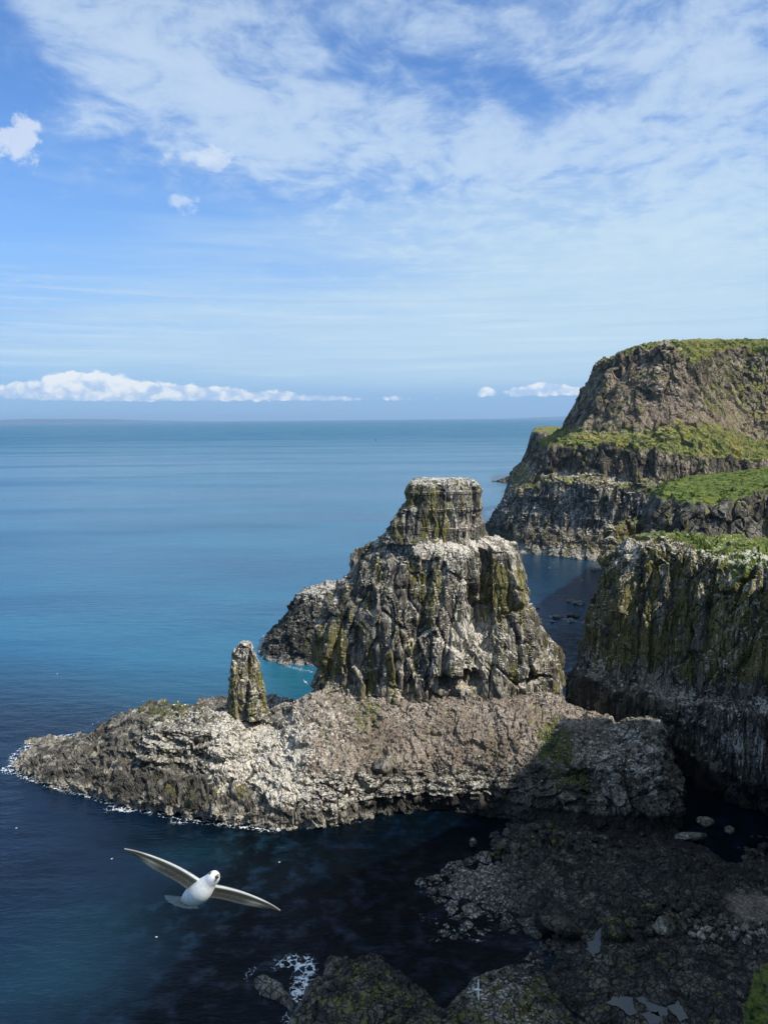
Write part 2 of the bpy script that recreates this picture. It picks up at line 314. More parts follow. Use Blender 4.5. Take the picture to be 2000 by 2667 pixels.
def prom_fn(G,N,pu,pv,m):
    sh=G.shape[:2]; P=G.reshape(-1,3); x=G[...,0]
    pvv=np.broadcast_to(pv[None,:],sh)
    wob=fbm(P,7,4,11).reshape(sh); w2=fbm(P,2.5,3,12).reshape(sh)
    # dark tidal basalt band at the foot
    zz=G[...,2]+1.5*wob
    pinkrim=sstep(2.6,.9,zz)*sstep(8,-12,x)
    m['dark']=np.clip(sstep(5.2,3.6,zz)*.72*sstep(-20,5,x)+.12*sstep(4,3,zz),0,1)*(1-.8*pinkrim)
    m['bright']=np.maximum(pinkrim*.8,.55*blob(G,Zp(760,1930,14),(11,16,9),.5,33)); m['dark']=np.maximum(m['dark'],.42*sstep(-34,-44,x)*(1-pinkrim)+.12*sstep(3.4,2.6,pvv)*sstep(-20,-30,x)*(1-pinkrim))
    snout=sstep(-38,-48,x)
    # white terraces below the pillar
    terr=blob(G,Zp(545,1925,13),(21,15,8),.6,21)*(.72+.4*w2)
    g=1.05*terr+.75*blob(G,Zp(700,1990,9),(13,14,8),.5,22)+.55*blob(G,Zp(860,2060,7),(16,9,4),.4,23)
    g=np.maximum(g,.36*blob(G,Zp(1620,1960,15),(10,9,7),.7,24))
    g=np.maximum(g,.42*blob(G,Zp(1020,2055,6.5),(32,5,3),.5,25))
    g=np.maximum(g,.35*blob(G,Zp(800,1900,16),(14,14,9),.5,29))
    g=np.maximum(g,.16*sstep(7,10,G[...,2])*sstep(4.5,6.,pvv))
    m['guano']=np.clip(g,0,1.1)*(1-sstep(.3,.6,m['dark']))
    soil=np.interp(pvv+.5*wob,[0,3.,3.7,4.4,7,8,9],[0,0,.35,.85,.9,.4,0])*sstep(-28,-20,x)*(1-.8*sstep(48,56,x))
    soil=soil*(1-.75*blob(G,Zp(720,1990,9),(9,14,9),.5,31))
    soil=np.maximum(soil,.3*sstep(-34,-26,x)*sstep(2.6,3.2,pvv))
    m['soil']=np.clip(soil,0,1)
    gr=.42*blob(G,Zp(1420,1900,17),(5,12,9),1.2,41)+.40*blob(G,Zp(1460,1960,13),(5,9,7),1.2,42)+.3*blob(G,Zp(1130,1850,19),(16,6,4),.8,43)
    gr+=.5*blob(G,Zp(950,1880,17),(3,9,7),1.,44)+.4*blob(G,Zp(1500,2040,9),(14,6,3),.9,45)
    gr=np.maximum(gr,.50*blob(G,Zp(440,1835,17),(15,13,4),.6,46))
    gr=np.maximum(gr,.30*blob(G,Zp(570,2060,5),(22,8,3),.8,47))
    m['grass']=np.clip(gr,0,1)
    m['lichen']=np.clip(.05+.3*w2*sstep(3,5,zz)*sstep(-15,-35,x)+.35*blob(G,Zp(590,2055,5),(20,6,3),.8,47)+.3*blob(G,Zp(430,1990,8),(6,6,4),.8,48),0,1)
    m['soil']=np.clip(m['soil']*(1+.5*fbm(P,13,3,15).reshape(sh))+.0,0,1)
    z0=G[...,2]; T=blob(G,Zp(530,1935,12.5),(25,17,7),.3,49); sw=(z0/3.1+.45*wob)%1.
    bl_=worley(P,2.2,77)[2].reshape(sh); G[...,1]-=T*(1.7*sw-.7)*(.55+.9*bl_); G[...,0]-=T*.4*(sw-.4)
    T2=blob(G,Zp(1060,2050,6.5),(38,6,3.2),.3,50); sw=(z0/1.25+.5*wob)%1.; G[...,1]-=T2*(1.0*sw-.4)*(.4+1.1*bl_)
sheet('rock_promontory',D,.27,STACK,fn=prom_fn,store=PROM,bu=.8,bv=.5,kind='structure',orient=(0,150,200),
  rk=dict(big=(13,1.2),blocks=((5.5,1.0,1.),(2.1,.62,1.),(.85,.24,1.)),seed=3,led=(.34,2.4)),
  amp=[.7,.8,1.,1.,.85,.62,.6,.9,.8,.5])
# ================================================================== SEA STACK
DS=198.
def ring_lr(py,L,Rr,fb,bb,ds=DS,n=72,notch=0,zoff=0.,sq=2.6,dxs=0.):
    z=zat(py,ds)+zoff
    a=Dp(L,py,ds); b=Dp(Rr,py,ds); cx=(a[0]+b[0])/2; hw=(b[0]-a[0])/2; out=[]
    for k in range(n):
        th=2*math.pi*k/n; c,s_=math.cos(th),math.sin(th)
        ex=2/sq
        X=cx+hw*math.copysign(abs(c)**ex,c); y=math.copysign(abs(s_)**ex,s_)
        Y=ds+(y*bb if y>0 else y*fb)
        if notch and y<0:
            # deep cleft between main face and right buttress; flattened left facet
            xn=Dp(1256,py,ds-fb)[0]
            Y+=notch*math.exp(-((X-xn)/1.5)**2)
            xl=(X-(cx-hw))/(2*hw); Y+=2.5*sstep(.34,.02,np.array(xl))*1.
            Y-=1.6*math.exp(-((xl-.58)/.12)**2)
        out.append((X,Y,z))
    return out
ST=[(1865,806,1468,15,18,0),(1815,812,1463,15,18,0),(1785,814,1456,14.5,17,0),(1735,820,1452,14,17,1),(1690,820,1432,14,16,2.5),(1645,829,1405,13.5,16,4),
    (1610,850,1391,13,15,5),(1560,884,1368,12.5,14,6),(1530,897,1360,12,14,6.5),(1505,920,1355,12,13,6.5),(1470,927,1349,11.5,13,6),(1440,934,1344,11,12,5),
    (1426,950,1338,10,11,3),(1410,985,1305,9,10,1),(1396,1020,1270,7.5,8,0),(1390,1090,1215,3.5,4,0)]
rings=[ring_lr(*s[:5],notch=s[5]) for s in ST]
c=np.array(rings[-1]).mean(0); rings.append([tuple(c)]*72)
STK={}
def stack_fn(G,N,pu,pv,m):
    sh=G.shape[:2]; P=G.reshape(-1,3)
    # hollow near the foot with a pale floor
    hc=Dp(1195,1768,184.5); hb=blob(G,hc,(6.2,6,3.0),.35,5)
    G=G+hb[...,None]*np.array([0,3.6,0])
    h2=blob(G,Dp(1395,1775,186),(6,6,1.3),.7,6); G=G+h2[...,None]*np.array([0,1.7,0])
    fl=blob(G,hc+np.array([0,2.5,-1.8]),(7.5,6,2.4),.3,7)
    zt=G[...,2]; w=fbm(P,6,4,14).reshape(sh)
    m['soil']=np.clip(.75*fl+.62*blob(G,hc+np.array([-13,1,-4]),(9,6,3),.4,8)+.85*sstep(56.3,57.6,zt+.4*w),0,.9)
    m['bright']=np.clip(.8*fl,0,1)
    g=.24+.34*fbm(P,9,4,44).reshape(sh)+.3*sstep(54,58,zt)+.22*blob(G,Dp(1200,1640,188),(16,10,16),.5,9)+.1*blob(G,Dp(1360,1700,190),(12,14,12),.5,10)
    g=g+.3*blob(G,Dp(1202,1600,186),(2.2,9,13),.2,15)+.22*blob(G,Dp(1190,1680,188),(17,12,11),.6,35)+.15*blob(G,Dp(1130,1480,190),(12,10,9),.6,36)
    m['guano']=np.clip(g,0,1)
    l=.38+.5*blob(G,Dp(1310,1560,188),(7,10,9),.3,11)+.45*blob(G,Dp(850,1700,192),(7,9,9),.4,12)+.2*blob(G,Dp(1120,1540,188),(5,9,13),.4,13)
    m['lichen']=np.clip(l,0,1)
    m['grass']=np.clip(.35*blob(G,Dp(1325,1425,196),(3.5,5,3.5),.6,16)+.28*blob(G,Dp(960,1430,196),(6,8,3.5),.6,17)+.12*sstep(30,18,zt),0,1)
    m['dark']=np.zeros(sh)+.12*blob(G,Dp(960,1600,190),(9,8,20),.6,18)  # left facet darkened to paint its shade
    return G
stack=loft('sea_stack',rings,.25,STACK,fn=stack_fn,store=STK,
  rk=dict(big=(12,1.6),blocks=((7,1.3,2.6),(3.,.85,4.),(1.25,.34,3.2)),seed=9,led=(.3,7.)),amp=[1]*11+[.8,.7,.5,.4,.3,0],
  label='tall grey basalt sea stack with a square block on top, central in view',cat='sea stack')
TB=[(1410,985,1268,9,8),(1392,1008,1256,8.5,8),(1372,1018,1250,8,8),(1345,1030,1246,8,8),(1328,1042,1245,8,8),(1316,1056,1247,7.8,8),(1300,1064,1246,7.6,8),(1275,1064,1244,7.5,8),(1261,1066,1242,7.4,8),(1253,1072,1234,7,7.5),(1250.5,1095,1212,5,5),(1249.5,1130,1180,2,2)]
rings=[ring_lr(*s,sq=3.2) for s in TB]; c=np.array(rings[-1]).mean(0); rings.append([tuple(c)]*72)
TOPB={}
def top_fn(G,N,pu,pv,m):
    sh=G.shape[:2]; zt=G[...,2]; P=G.reshape(-1,3); w=fbm(P,3,4,14).reshape(sh)
    m['guano']=np.clip(.12+.3*w+.34*sstep(70.5,73.5,zt+.8*w)+.3*blob(G,Dp(1190,1345,190),(6,6,4),.4,3)+.15*blob(G,Dp(1240,1310,194),(3,8,9),.4,4),0,1)
    m['lichen']=np.clip(.5+.2*w,0,1); m['grass']=np.clip(.28*sstep(66,60,zt)*sstep(10,4,G[...,0]),0,1)
    m['soil']=.6*blob(G,Dp(1200,1375,190),(6,6,2.),.3,5); m['dark']=.15*sstep(12,6,G[...,0])+0*zt; m['bright']=.25*sstep(73,74,zt)  # dark value paints the shaded left side of the block
    return G
loft('summit_block',rings,.2,STACK,fn=top_fn,store=TOPB,parent=stack,
  rk=dict(big=(8,.45),blocks=((3.6,.45,5.),(1.6,.34,5.),(.8,.14,3.)),seed=19,led=(.3,4.5)),amp=[1.3]*5+[1]*4+[.8,.5,.4,0])
# ================================================================== ROCK PILLAR
PL=[(1860,594,697),(1838,600,693),(1815,602,691),(1790,603,688),(1765,604,680),(1742,608,672),(1720,611,666),(1700,614,661),(1684,620,658),(1674,627,652),(1670,634,646)]
rings=[ring_lr(py,L,Rr,(Rr-L)*.09*.5,(Rr-L)*.09*.5,ds=188.,n=48,sq=2.4) for py,L,Rr in PL]; c=np.array(rings[-1]).mean(0); rings.append([tuple(c)]*48)
PILL={}
def pil_fn(G,N,pu,pv,m):
    sh=G.shape[:2]; zt=G[...,2]; P=G.reshape(-1,3); w=fbm(P,3,4,14).reshape(sh)
    G=G+np.exp(-((G[...,0]-Dp(647,1750,188)[0]-.05*(zt-20))/.55)**2)[...,None]*np.array([0,1.1,0])*(G[...,1:2]<188)
    m['lichen']=np.clip(.62+.35*w,0,1); m['guano']=np.clip(.38+.3*sstep(28,31,zt)+.3*w,0,1); return G
loft('rock_pillar',rings,.14,STACK,fn=pil_fn,store=PILL,bu=.4,bv=.35,
  rk=dict(big=(5,.6),blocks=((2.6,.7,3.),(1.2,.35,2.5),(.6,.14,1.5)),seed=29,led=(.25,3.6)),amp=[1]*9+[.8,.6,0],
  label='narrow yellow lichened rock pillar standing on the white terrace left of the big stack',cat='rock pillar')
# ================================================================== BACK ISLET
BI=[(1722,676,980,25,20),(1668,688,960,24,20),(1640,703,940,21,18),(1610,735,930,19,16),(1580,760,925,17,15),(1556,776,922,15,14),(1540,790,920,13,12),(1530,805,915,10,10),(1526,850,900,5,5)]
rings=[ring_lr(*s,ds=298.,n=64,sq=2.2) for s in BI]; c=np.array(rings[-1]).mean(0)+np.array([0,0,.5]); rings.append([tuple(c)]*64)
ISL={}
def isl_fn(G,N,pu,pv,m):
    sh=G.shape[:2]; zt=G[...,2]; P=G.reshape(-1,3); w=fbm(P,6,4,14).reshape(sh)
    m['guano']=np.clip(.2+.45*sstep(19,25,zt+2*w),0,.8); m['dark']=np.clip(.5*sstep(21,13,zt+3*w),0,1)*(1-sstep(2.2,1,zt+w)); m['bright']=.8*sstep(2.2,1,zt+w); m['lichen']=.15+0*zt; return G  # lower flanks darkened to paint the shaded face
loft('sea_rock',rings,.36,DARKROCK,fn=isl_fn,store=ISL,
  rk=dict(big=(11,1.5),blocks=((5,1.3,1.8),(2.4,.8,1.5),(1.1,.3,1.2)),seed=39,led=(.4,5.)),amp=[.8]*7+[.7,.4,0],
  label='dark pointed rocky islet with a whitened top rising from the sea behind the big stack',cat='islet')
q=Dp(879,1524,290.); rings=[]
for r,z in ((1.1,-3),(1.,0),(.85,1.4),(.6,2.5),(.25,3.)): rings.append([(q[0]+r*math.cos(2*math.pi*k/16)*.8,q[1]+r*math.sin(2*math.pi*k/16),q[2]+z-.6) for k in range(16)])
c=np.array(rings[-1]).mean(0); rings.append([tuple(c)]*16)
loft('rock_finger',rings,.2,STACK,bu=.1,bv=.1,rk=dict(big=(3,.2),blocks=((1.2,.2,2.),(.6,.1,1.),),seed=5,led=(0,1)),masks0={'lichen':[.5]*6,'guano':[.3]*6},
  label='tiny upright finger of rock on the top of the dark islet',cat='rock')
# ================================================================== RIGHT CLIFF
X=lambda x,y,z: np.array([x,y,z],float)
rc=[
 [X(150,285,-3),X(150,280,10),X(150,278,18),X(150,279,20),X(150,281,30),X(150,282,45),X(150,284,58),X(150,290,60)],
 [X(95,262,-3),X(95,258,10),X(95,256,17),X(95,257,19),X(95,259,30),X(95,260,45),X(95,262,56),X(97,268,58)],
 [X(62,236,-3),X(61,234,10),X(61,232,16),X(62,232,18),X(64,232,30),X(66,232,44),X(68,232,56),X(76,240,58)],
 [Dp(1478,1945,214),Dp(1472,1815,212),Dp(1486,1768,211),Dp(1506,1735,211.5),Dp(1532,1600,212),Dp(1565,1520,213),Dp(1596,1458,215),Dp(1632,1408,226)],
 [Dp(1510,1960,203),Dp(1505,1835,202),Dp(1520,1762,201),Dp(1530,1742,203),Dp(1552,1600,205),Dp(1580,1510,206),Dp(1618,1425,209),Dp(1655,1393,222)],
 [Dp(1600,1975,192),Dp(1595,1860,191),Dp(1604,1800,191),Dp(1606,1772,194.5),Dp(1614,1600,197),Dp(1630,1500,199),Dp(1654,1420,202),Dp(1690,1388,217)],
 [Dp(1700,2035,184),Dp(1692,1880,184),Dp(1695,1812,184.5),Dp(1698,1778,188),Dp(1704,1600,190.5),Dp(1706,1500,192.5),Dp(1715,1420,195),Dp(1745,1385,214)],
 [Dp(1765,2060,188),Dp(1762,1920,187),Dp(1760,1830,184.5),Dp(1760,1800,188),Dp(1768,1600,189),Dp(1772,1500,190.5),Dp(1780,1425,193),Dp(1800,1388,213)],
 [Dp(1815,2150,182),Dp(1815,2040,180),Dp(1815,1842,178),Dp(1815,1815,182),Dp(1820,1620,184),Dp(1822,1510,186),Dp(1830,1440,188),Dp(1845,1390,212)],
 [Dp(1890,2150,176),Dp(1890,2030,169),Dp(1888,1845,170),Dp(1888,1818,175),Dp(1890,1640,178),Dp(1890,1535,180.5),Dp(1895,1462,183),Dp(1900,1396,211)],
 [Dp(2000,2150,170),Dp(2000,2060,161),Dp(2000,1856,161.5),Dp(2000,1824,166.5),Dp(2000,1665,169.5),Dp(2000,1550,172),Dp(2000,1474,175),Dp(2010,1400,210)],
 [X(86,154,-2),X(86,152,8),X(88,152,22),X(91,154,24),X(93,155,38),X(95,157,49),X(97,159,58),X(112,200,62)],
 [X(96,120,-2),X(99,120,14),X(102,120,30),X(105,120,34),X(108,120,50),X(110,120,66),X(113,121,80),X(145,140,90)]]
def rc_fn(G,N,pu,pv,m):
    sh=G.shape[:2]; zt=G[...,2]; P=G.reshape(-1,3); w=fbm(P,8,4,14).reshape(sh); pvv=np.broadcast_to(pv[None,:],sh)
    x=G[...,0]
    up=sstep(3.0,3.4,pvv+.2*w)
    m['lichen']=np.clip(up*(.72+.5*w)+.15,0,1)
    m['guano']=np.clip(.42+.3*w+.1*sstep(5.3,6.,pvv)*sstep(6.5,6.1,pvv)+.35*blob(G,Dp(1600,1430,205),(9,9,5),.6,3)-.35*sstep(6.1,6.5,pvv)+.25*blob(G,Dp(1950,1930,165),(12,9,8),.6,4)-.25*sstep(3.,2.5,pvv)*sstep(75,60,x),0,1)
    m['soil']=np.clip((.42+.4*w)*sstep(1.9,2.2,pvv+.45*w)*sstep(3.4,2.9,pvv+.45*w)+.55*blob(G,Dp(1700,1800,186),(6,6,7),.5,8)+.45*blob(G,Dp(1720,1395,214),(12,14,4),.6,9),0,1)
    m['grass']=np.clip(1.3*sstep(5.8,6.25,pvv+.35*w)*sstep(76,86,x+6*w)+.3*sstep(6.1,6.5,pvv)+.35*blob(G,Dp(1740,1400,208),(7,8,5),.8,19)+.75*blob(G,Dp(1960,1440,186),(17,16,7),.9,18)+.36*sstep(3.,1.5,pvv)*sstep(84,66,x)*.8-.4*blob(G,Dp(1700,1800,186),(6,6,7),.5,8),0,1)
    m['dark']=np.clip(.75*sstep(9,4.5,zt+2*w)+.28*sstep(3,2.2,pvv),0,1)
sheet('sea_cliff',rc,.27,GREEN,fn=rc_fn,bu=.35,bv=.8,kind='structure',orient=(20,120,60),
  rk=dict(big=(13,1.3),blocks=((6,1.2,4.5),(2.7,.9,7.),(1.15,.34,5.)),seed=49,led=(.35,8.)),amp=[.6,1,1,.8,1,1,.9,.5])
# ================================================================== UPPER TERRACE behind the right cliff
ut=[
 [Dp(1640,1440,235),Dp(1650,1400,245),Dp(1668,1330,262),Dp(1690,1285,275),Dp(1720,1262,300),Dp(1725,1262,345),Dp(1725,1300,420)],
 [Dp(1680,1432,228),Dp(1690,1392,232),Dp(1700,1330,238),Dp(1715,1290,243),Dp(1735,1263,262),Dp(1750,1252,320),Dp(1750,1270,420)],
 [Dp(1760,1420,222),Dp(1765,1390,224),Dp(1772,1335,228),Dp(1785,1302,231),Dp(1800,1268,255),Dp(1800,1247,330),Dp(1800,1240,450)],
 [Dp(1850,1420,220),Dp(1850,1385,222),Dp(1855,1340,225),Dp(1860,1312,228),Dp(1880,1270,255),Dp(1880,1246,330),Dp(1880,1235,450)],
 [Dp(1930,1420,218),Dp(1930,1385,220),Dp(1932,1325,222),Dp(1935,1290,225),Dp(1950,1262,252),Dp(1950,1244,330),Dp(1950,1225,450)],
 [Dp(2010,1420,216),Dp(2010,1392,218),Dp(2010,1310,221),Dp(2010,1278,224),Dp(2030,1252,250),Dp(2040,1240,330),Dp(2040,1215,450)],
 [Dp(2200,1420,200),Dp(2200,1392,203),Dp(2200,1290,206),Dp(2200,1250,210),Dp(2220,1235,240),Dp(2230,1225,330),Dp(2230,1200,450)]]
def ut_fn(G,N,pu,pv,m):
    sh=G.shape[:2]; P=G.reshape(-1,3); w=fbm(P,10,4,14).reshape(sh); pvv=np.broadcast_to(pv[None,:],sh)
    m['grass']=np.clip(.30+.75*sstep(2.6,3.2,pvv+.5*w)+.3*w,0,1); m['dark']=.32*sstep(3.1,2.6,pvv+.3*w); m['guano']=np.clip(.12+.2*w,0,1)*sstep(3.2,2.8,pvv); m['lichen']=.3*np.ones(sh)  # dark value paints the shade on the face below the terrace
    m['soil']=.7*blob(G,Dp(1985,1250,300),(12,40,6),.4,5)+.4*sstep(1.4,.8,pvv)
sheet('upper_terrace',ut,.4,GREEN,fn=ut_fn,bu=.5,bv=1.2,kind='structure',orient=(0,0,120),
  rk=dict(big=(14,1.3),blocks=((5.5,1.1,3.),(2.5,.6,2.5)),seed=59,led=(.3,5.)),amp=[1,1,1,.8,.5,.6,.6])
# ================================================================== FAR HEADLAND
fh=[
 [X(118,690,-3),X(112,690,6),X(112,690,20),X(115,690,40),X(130,690,52),X(140,690,66),X(160,690,80),X(190,700,135),X(230,720,138)],
 [Zp(1250,1386,-3),Dp(1262,1376,572),Dp(1280,1362,565),Dp(1325,1308,562),Dp(1392,1238,560),Dp(1425,1175,560),Dp(1508,1121,575),Dp(1603,935,600),Dp(1625,922,640)],
 [Zp(1262,1404,-2),Dp(1268,1388,555),Dp(1285,1366,545),Dp(1336,1292,542),Dp(1402,1232,543),Dp(1440,1163,545),Dp(1515,1117,560),Dp(1616,917,583),Dp(1640,913,630)],
 [Zp(1345,1447,-2),Dp(1370,1400,512),Dp(1392,1372,516),Dp(1425,1252,521),Dp(1452,1228,530),Dp(1478,1167,532),Dp(1540,1120,558),Dp(1642,911,588),Dp(1668,904,640)],
 [Zp(1470,1464,-2),Dp(1485,1404,492),Dp(1500,1384,497),Dp(1520,1260,502),Dp(1530,1232,513),Dp(1550,1170,515),Dp(1590,1120,544),Dp(1688,905,576),Dp(1700,892,640)],
 [Zp(1600,1470,-2),Dp(1600,1412,480),Dp(1600,1398,486),Dp(1608,1274,490),Dp(1620,1242,502),Dp(1640,1173,504),Dp(1665,1117,533),Dp(1735,903,565),Dp(1745,887,640)],
 [Zp(1700,1480,-2),Dp(1700,1420,468),Dp(1700,1408,474),Dp(1705,1282,478),Dp(1712,1252,492),Dp(1730,1178,497),Dp(1745,1114,524),Dp(1775,918,566),Dp(1790,884,650)],
 [Zp(1760,1490,-2),Dp(1760,1420,464),Dp(1760,1408,470),Dp(1765,1288,476),Dp(1775,1256,490),Dp(1792,1182,497),Dp(1818,1106,528),Dp(1812,955,580),Dp(1825,883,665)],
 [Zp(1840,1490,-2),Dp(1840,1420,464),Dp(1840,1408,470),Dp(1840,1290,478),Dp(1845,1262,490),Dp(1856,1184,503),Dp(1862,1112,546),Dp(1860,915,628),Dp(1865,882,690)],
 [Zp(1930,1490,-2),Dp(1930,1420,464),Dp(1930,1408,470),Dp(1930,1290,480),Dp(1935,1262,495),Dp(1935,1195,512),Dp(1925,1140,580),Dp(1930,905,660),Dp(1935,882,720)],
 [Zp(2020,1490,-2),Dp(2020,1420,464),Dp(2020,1408,470),Dp(2020,1290,480),Dp(2025,1262,495),Dp(2030,1215,512),Dp(2030,1150,570),Dp(2030,910,640),Dp(2035,883,700)],
 [Zp(2250,1490,-2),Dp(2250,1420,440),Dp(2250,1408,446),Dp(2250,1290,460),Dp(2255,1262,470),Dp(2260,1215,490),Dp(2260,1150,540),Dp(2260,910,590),Dp(2265,885,660)],
]
FH={}
def fh_fn(G,N,pu,pv,m):
    sh=G.shape[:2]; P=G.reshape(-1,3); w=fbm(P,22,4,14).reshape(sh); pvv=np.broadcast_to(pv[None,:],sh)+.12*w
    puu=np.broadcast_to(pu[:,None],sh)
    gr=np.interp(pvv,[0,.9,1.1,1.6,2,2.8,3.15,3.9,4.1,4.9,5.08,5.9,6.1,6.5,6.97,7.06,8],[0,.2,.5,.3,.08,.15,.55,.55,.2,.25,.85,.8,.34,.33,.24,1,1])
    gr=gr+.14*sstep(6.4,8,puu)*sstep(6,6.3,pvv)*(1+w)+.16*fbm(P,30,4,19).reshape(sh)
    gr=gr-.25*blob(G,Dp(1700,985,570),(38,60,22),.5,8)
    m['grass']=np.clip(gr,0,1)
    so=.30*sstep(5.9,6.1,pvv)*sstep(7.,6.8,pvv)*(.6+1.2*w)+.62*sstep(5.95,6.1,pvv)*sstep(6.42,6.3,pvv)*sstep(3.6,4.4,puu)+.25*blob(G,Dp(1700,960,570),(34,60,24),.6,9)+.95*blob(G,Dp(1960,1190,540),(26,60,16),.4,10)+.7*blob(G,Dp(1762,1146,515),(6,14,7),.3,11)
    so+=.45*blob(G,Dp(1400,1230,535),(30,20,4),.5,12)
    m['soil']=np.clip(so,0,1)
    m['guano']=np.clip(np.interp(pvv,[0,1.6,2.2,2.9,3.3,4,5,9],[0,.2,.62,.5,.1,.28,.1,.15])+.2*w,0,1)*sstep(7.5,5.5,puu+.01*0)
    m['lichen']=.22*np.ones(sh)
    m['dark']=np.clip(np.interp(pvv,[0,1.,1.6,2,2.8,3.1,3.9,4.3,4.9,5.1,9],[.3,.3,.55,.5,.44,.08,.05,.48,.42,.05,.05]),0,1)  # lower cliff bands darkened to paint in their shadows
    m['bright']=.8*sstep(.75,.45,pvv)
sheet('far_headland',fh,.62,FARROCK,fn=fh_fn,store=FH,bu=.35,bv=1.6,kind='structure',orient=(100,0,200),
  rk=dict(big=(36,2.8),blocks=((15,2.6,3.8),(6,1.7,3.6),(2.8,.9,2.5)),seed=69,led=(.9,12.)),amp=[.6,.8,1,.9,.7,.9,.55,1.,.25])
# fallen slab shelf / furthest point
ff=[
 [Zp(1262,1266,-2),Dp(1268,1258,1085),Dp(1280,1255,1090),Dp(1300,1252,1095),Dp(1310,1250,1100),Dp(1330,1252,1150),Zp(1340,1246,-2)],
 [Zp(1290,1271,-2),Dp(1295,1262,1060),Dp(1312,1247,1075),Dp(1330,1243,1085),Dp(1345,1232,1090),Dp(1345,1225,1150),Zp(1350,1240,-2)],
 [Zp(1330,1272,-2),Dp(1335,1266,1050),Dp(1345,1245,1070),Dp(1355,1218,1085),Dp(1366,1190,1090),Dp(1368,1186,1150),Zp(1360,1236,-2)],
 [Zp(1360,1276,-2),Dp(1362,1268,1040),Dp(1368,1240,1060),Dp(1375,1180,1078),Dp(1384,1122,1085),Dp(1392,1112,1180),Zp(1380,1230,-2)],
 [Zp(1400,1282,-2),Dp(1402,1270,1010),Dp(1406,1240,1030),Dp(1412,1180,1045),Dp(1416,1132,1052),Dp(1420,1110,1190),Zp(1420,1226,-2)],
 [Zp(1460,1282,-2),Dp(1460,1270,1000),Dp(1460,1240,1020),Dp(1462,1185,1035),Dp(1466,1140,1042),Dp(1470,1109,1200),Zp(1470,1222,-2)],
 [Zp(1540,1282,-2),Dp(1540,1270,980),Dp(1540,1240,1000),Dp(1540,1185,1015),Dp(1540,1140,1022),Dp(1540,1110,1200),Zp(1540,1220,-2)],
 [Zp(1700,1282,-2),Dp(1700,1270,950),Dp(1700,1240,970),Dp(1700,1185,985),Dp(1700,1140,995),Dp(1700,1110,1200),Zp(1700,1220,-2)]]
sheet('distant_headland',ff,1.6,FARROCK,bu=.35,bv=3,kind='structure',orient=(0,0,300),rowm={'grass':[0,0,.2,.25,.3,1,.5],'dark':[.6,.6,.45,.35,.1,0,0],'bright':[.6,0,0,0,0,0,0],'soil':[0,0,0,.1,.2,0,0]},
  rk=dict(big=(50,5),blocks=((20,4,3.),(9,2.,2.5)),seed=79,led=(1.,18.)),amp=[.3,.3,.8,.9,.3,.06,.1])
# ================================================================== REEF PLATFORM (height field)
def polysd(x,y,poly):
    """signed distance, positive inside"""
    p=np.array(poly); n=len(p); d=np.full(x.shape,1e9); ins=np.zeros(x.shape,bool)
    for i in range(n):
        a=p[i];b=p[(i+1)%n]; e=b-a; w0=x-a[0];w1=y-a[1]
        t=np.clip((w0*e[0]+w1*e[1])/(e@e),0,1); d=np.minimum(d,np.hypot(w0-t*e[0],w1-t*e[1]))
        c=((a[1]<=y)&(b[1]>y))|((b[1]<=y)&(a[1]>y))
        with np.errstate(divide='ignore',invalid='ignore'): xi=a[0]+(y-a[1])/(b[1]-a[1])*(b[0]-a[0])
        ins^=c&(x<xi)
    return np.where(ins,d,-d)
def pz(L,z=0.): return [tuple(Zp(a,b,z)[:2]) for a,b in L]
RA=pz([(1066,2298),(1085,2280),(1130,2262),(1175,2240),(1225,2228),(1262,2205),(1268,2165),(1320,2140),(1450,2140),(1600,2145),(1765,2150),(1800,2185),(1850,2215),(1900,2240),(1960,2210),(2000,2180),(2150,2160),(2300,2300),(2300,2700),(1400,2750),(1250,2700),(1200,2600),(1215,2548),(1275,2513),(1330,2485),(1380,2455),(1350,2440),(1290,2452),(1240,2440),(1180,2475),(1130,2440),(1125,2395),(1150,2370),(1110,2350),(1075,2335)])
RB=pz([(836,2490),(860,2482),(887,2475),(935,2480),(980,2470),(1010,2482),(1047,2509),(1085,2542),(1120,2568),(1144,2600),(1180,2572),(1215,2548),(1275,2513),(1400,2480),(1500,2600),(1500,2900),(700,2900),(755,2700),(762,2635),(770,2602),(781,2572),(790,2545),(828,2530)],1.5)
RC=pz([(655,2560),(659,2538),(675,2528),(701,2528),(722,2534),(739,2547),(752,2565),(768,2590),(775,2610),(765,2640),(740,2622),(722,2606),(700,2600),(667,2592)],.6)
def poolmask(x,y,L,z):
    return polysd(x,y,pz(L,z))
POOLS=[([(1588,2598),(1605,2588),(1640,2586),(1648,2600),(1652,2618),(1640,2622),(1612,2606)],'wide tide pool with a straight upper edge on the dark reef'),
 ([(1690,2596),(1712,2602),(1730,2612),(1722,2624),(1700,2622),(1690,2610),(1665,2590),(1680,2585)],'thin crooked tide pool right of the wide one'),
 ([(1745,2605),(1770,2598),(1776,2612),(1785,2632),(1770,2638),(1755,2622)],'forked tide pool above the muddy patch at the right'),
 ([(1684,2630),(1705,2622),(1716,2632),(1712,2646),(1695,2648)],'small rounded tide pool near the bottom edge of the reef'),
 ([(1530,2452),(1545,2430),(1565,2405),(1582,2376),(1585,2382),(1572,2412),(1562,2440),(1560,2466),(1540,2464)],'long tapering tide pool between the black boulders')]
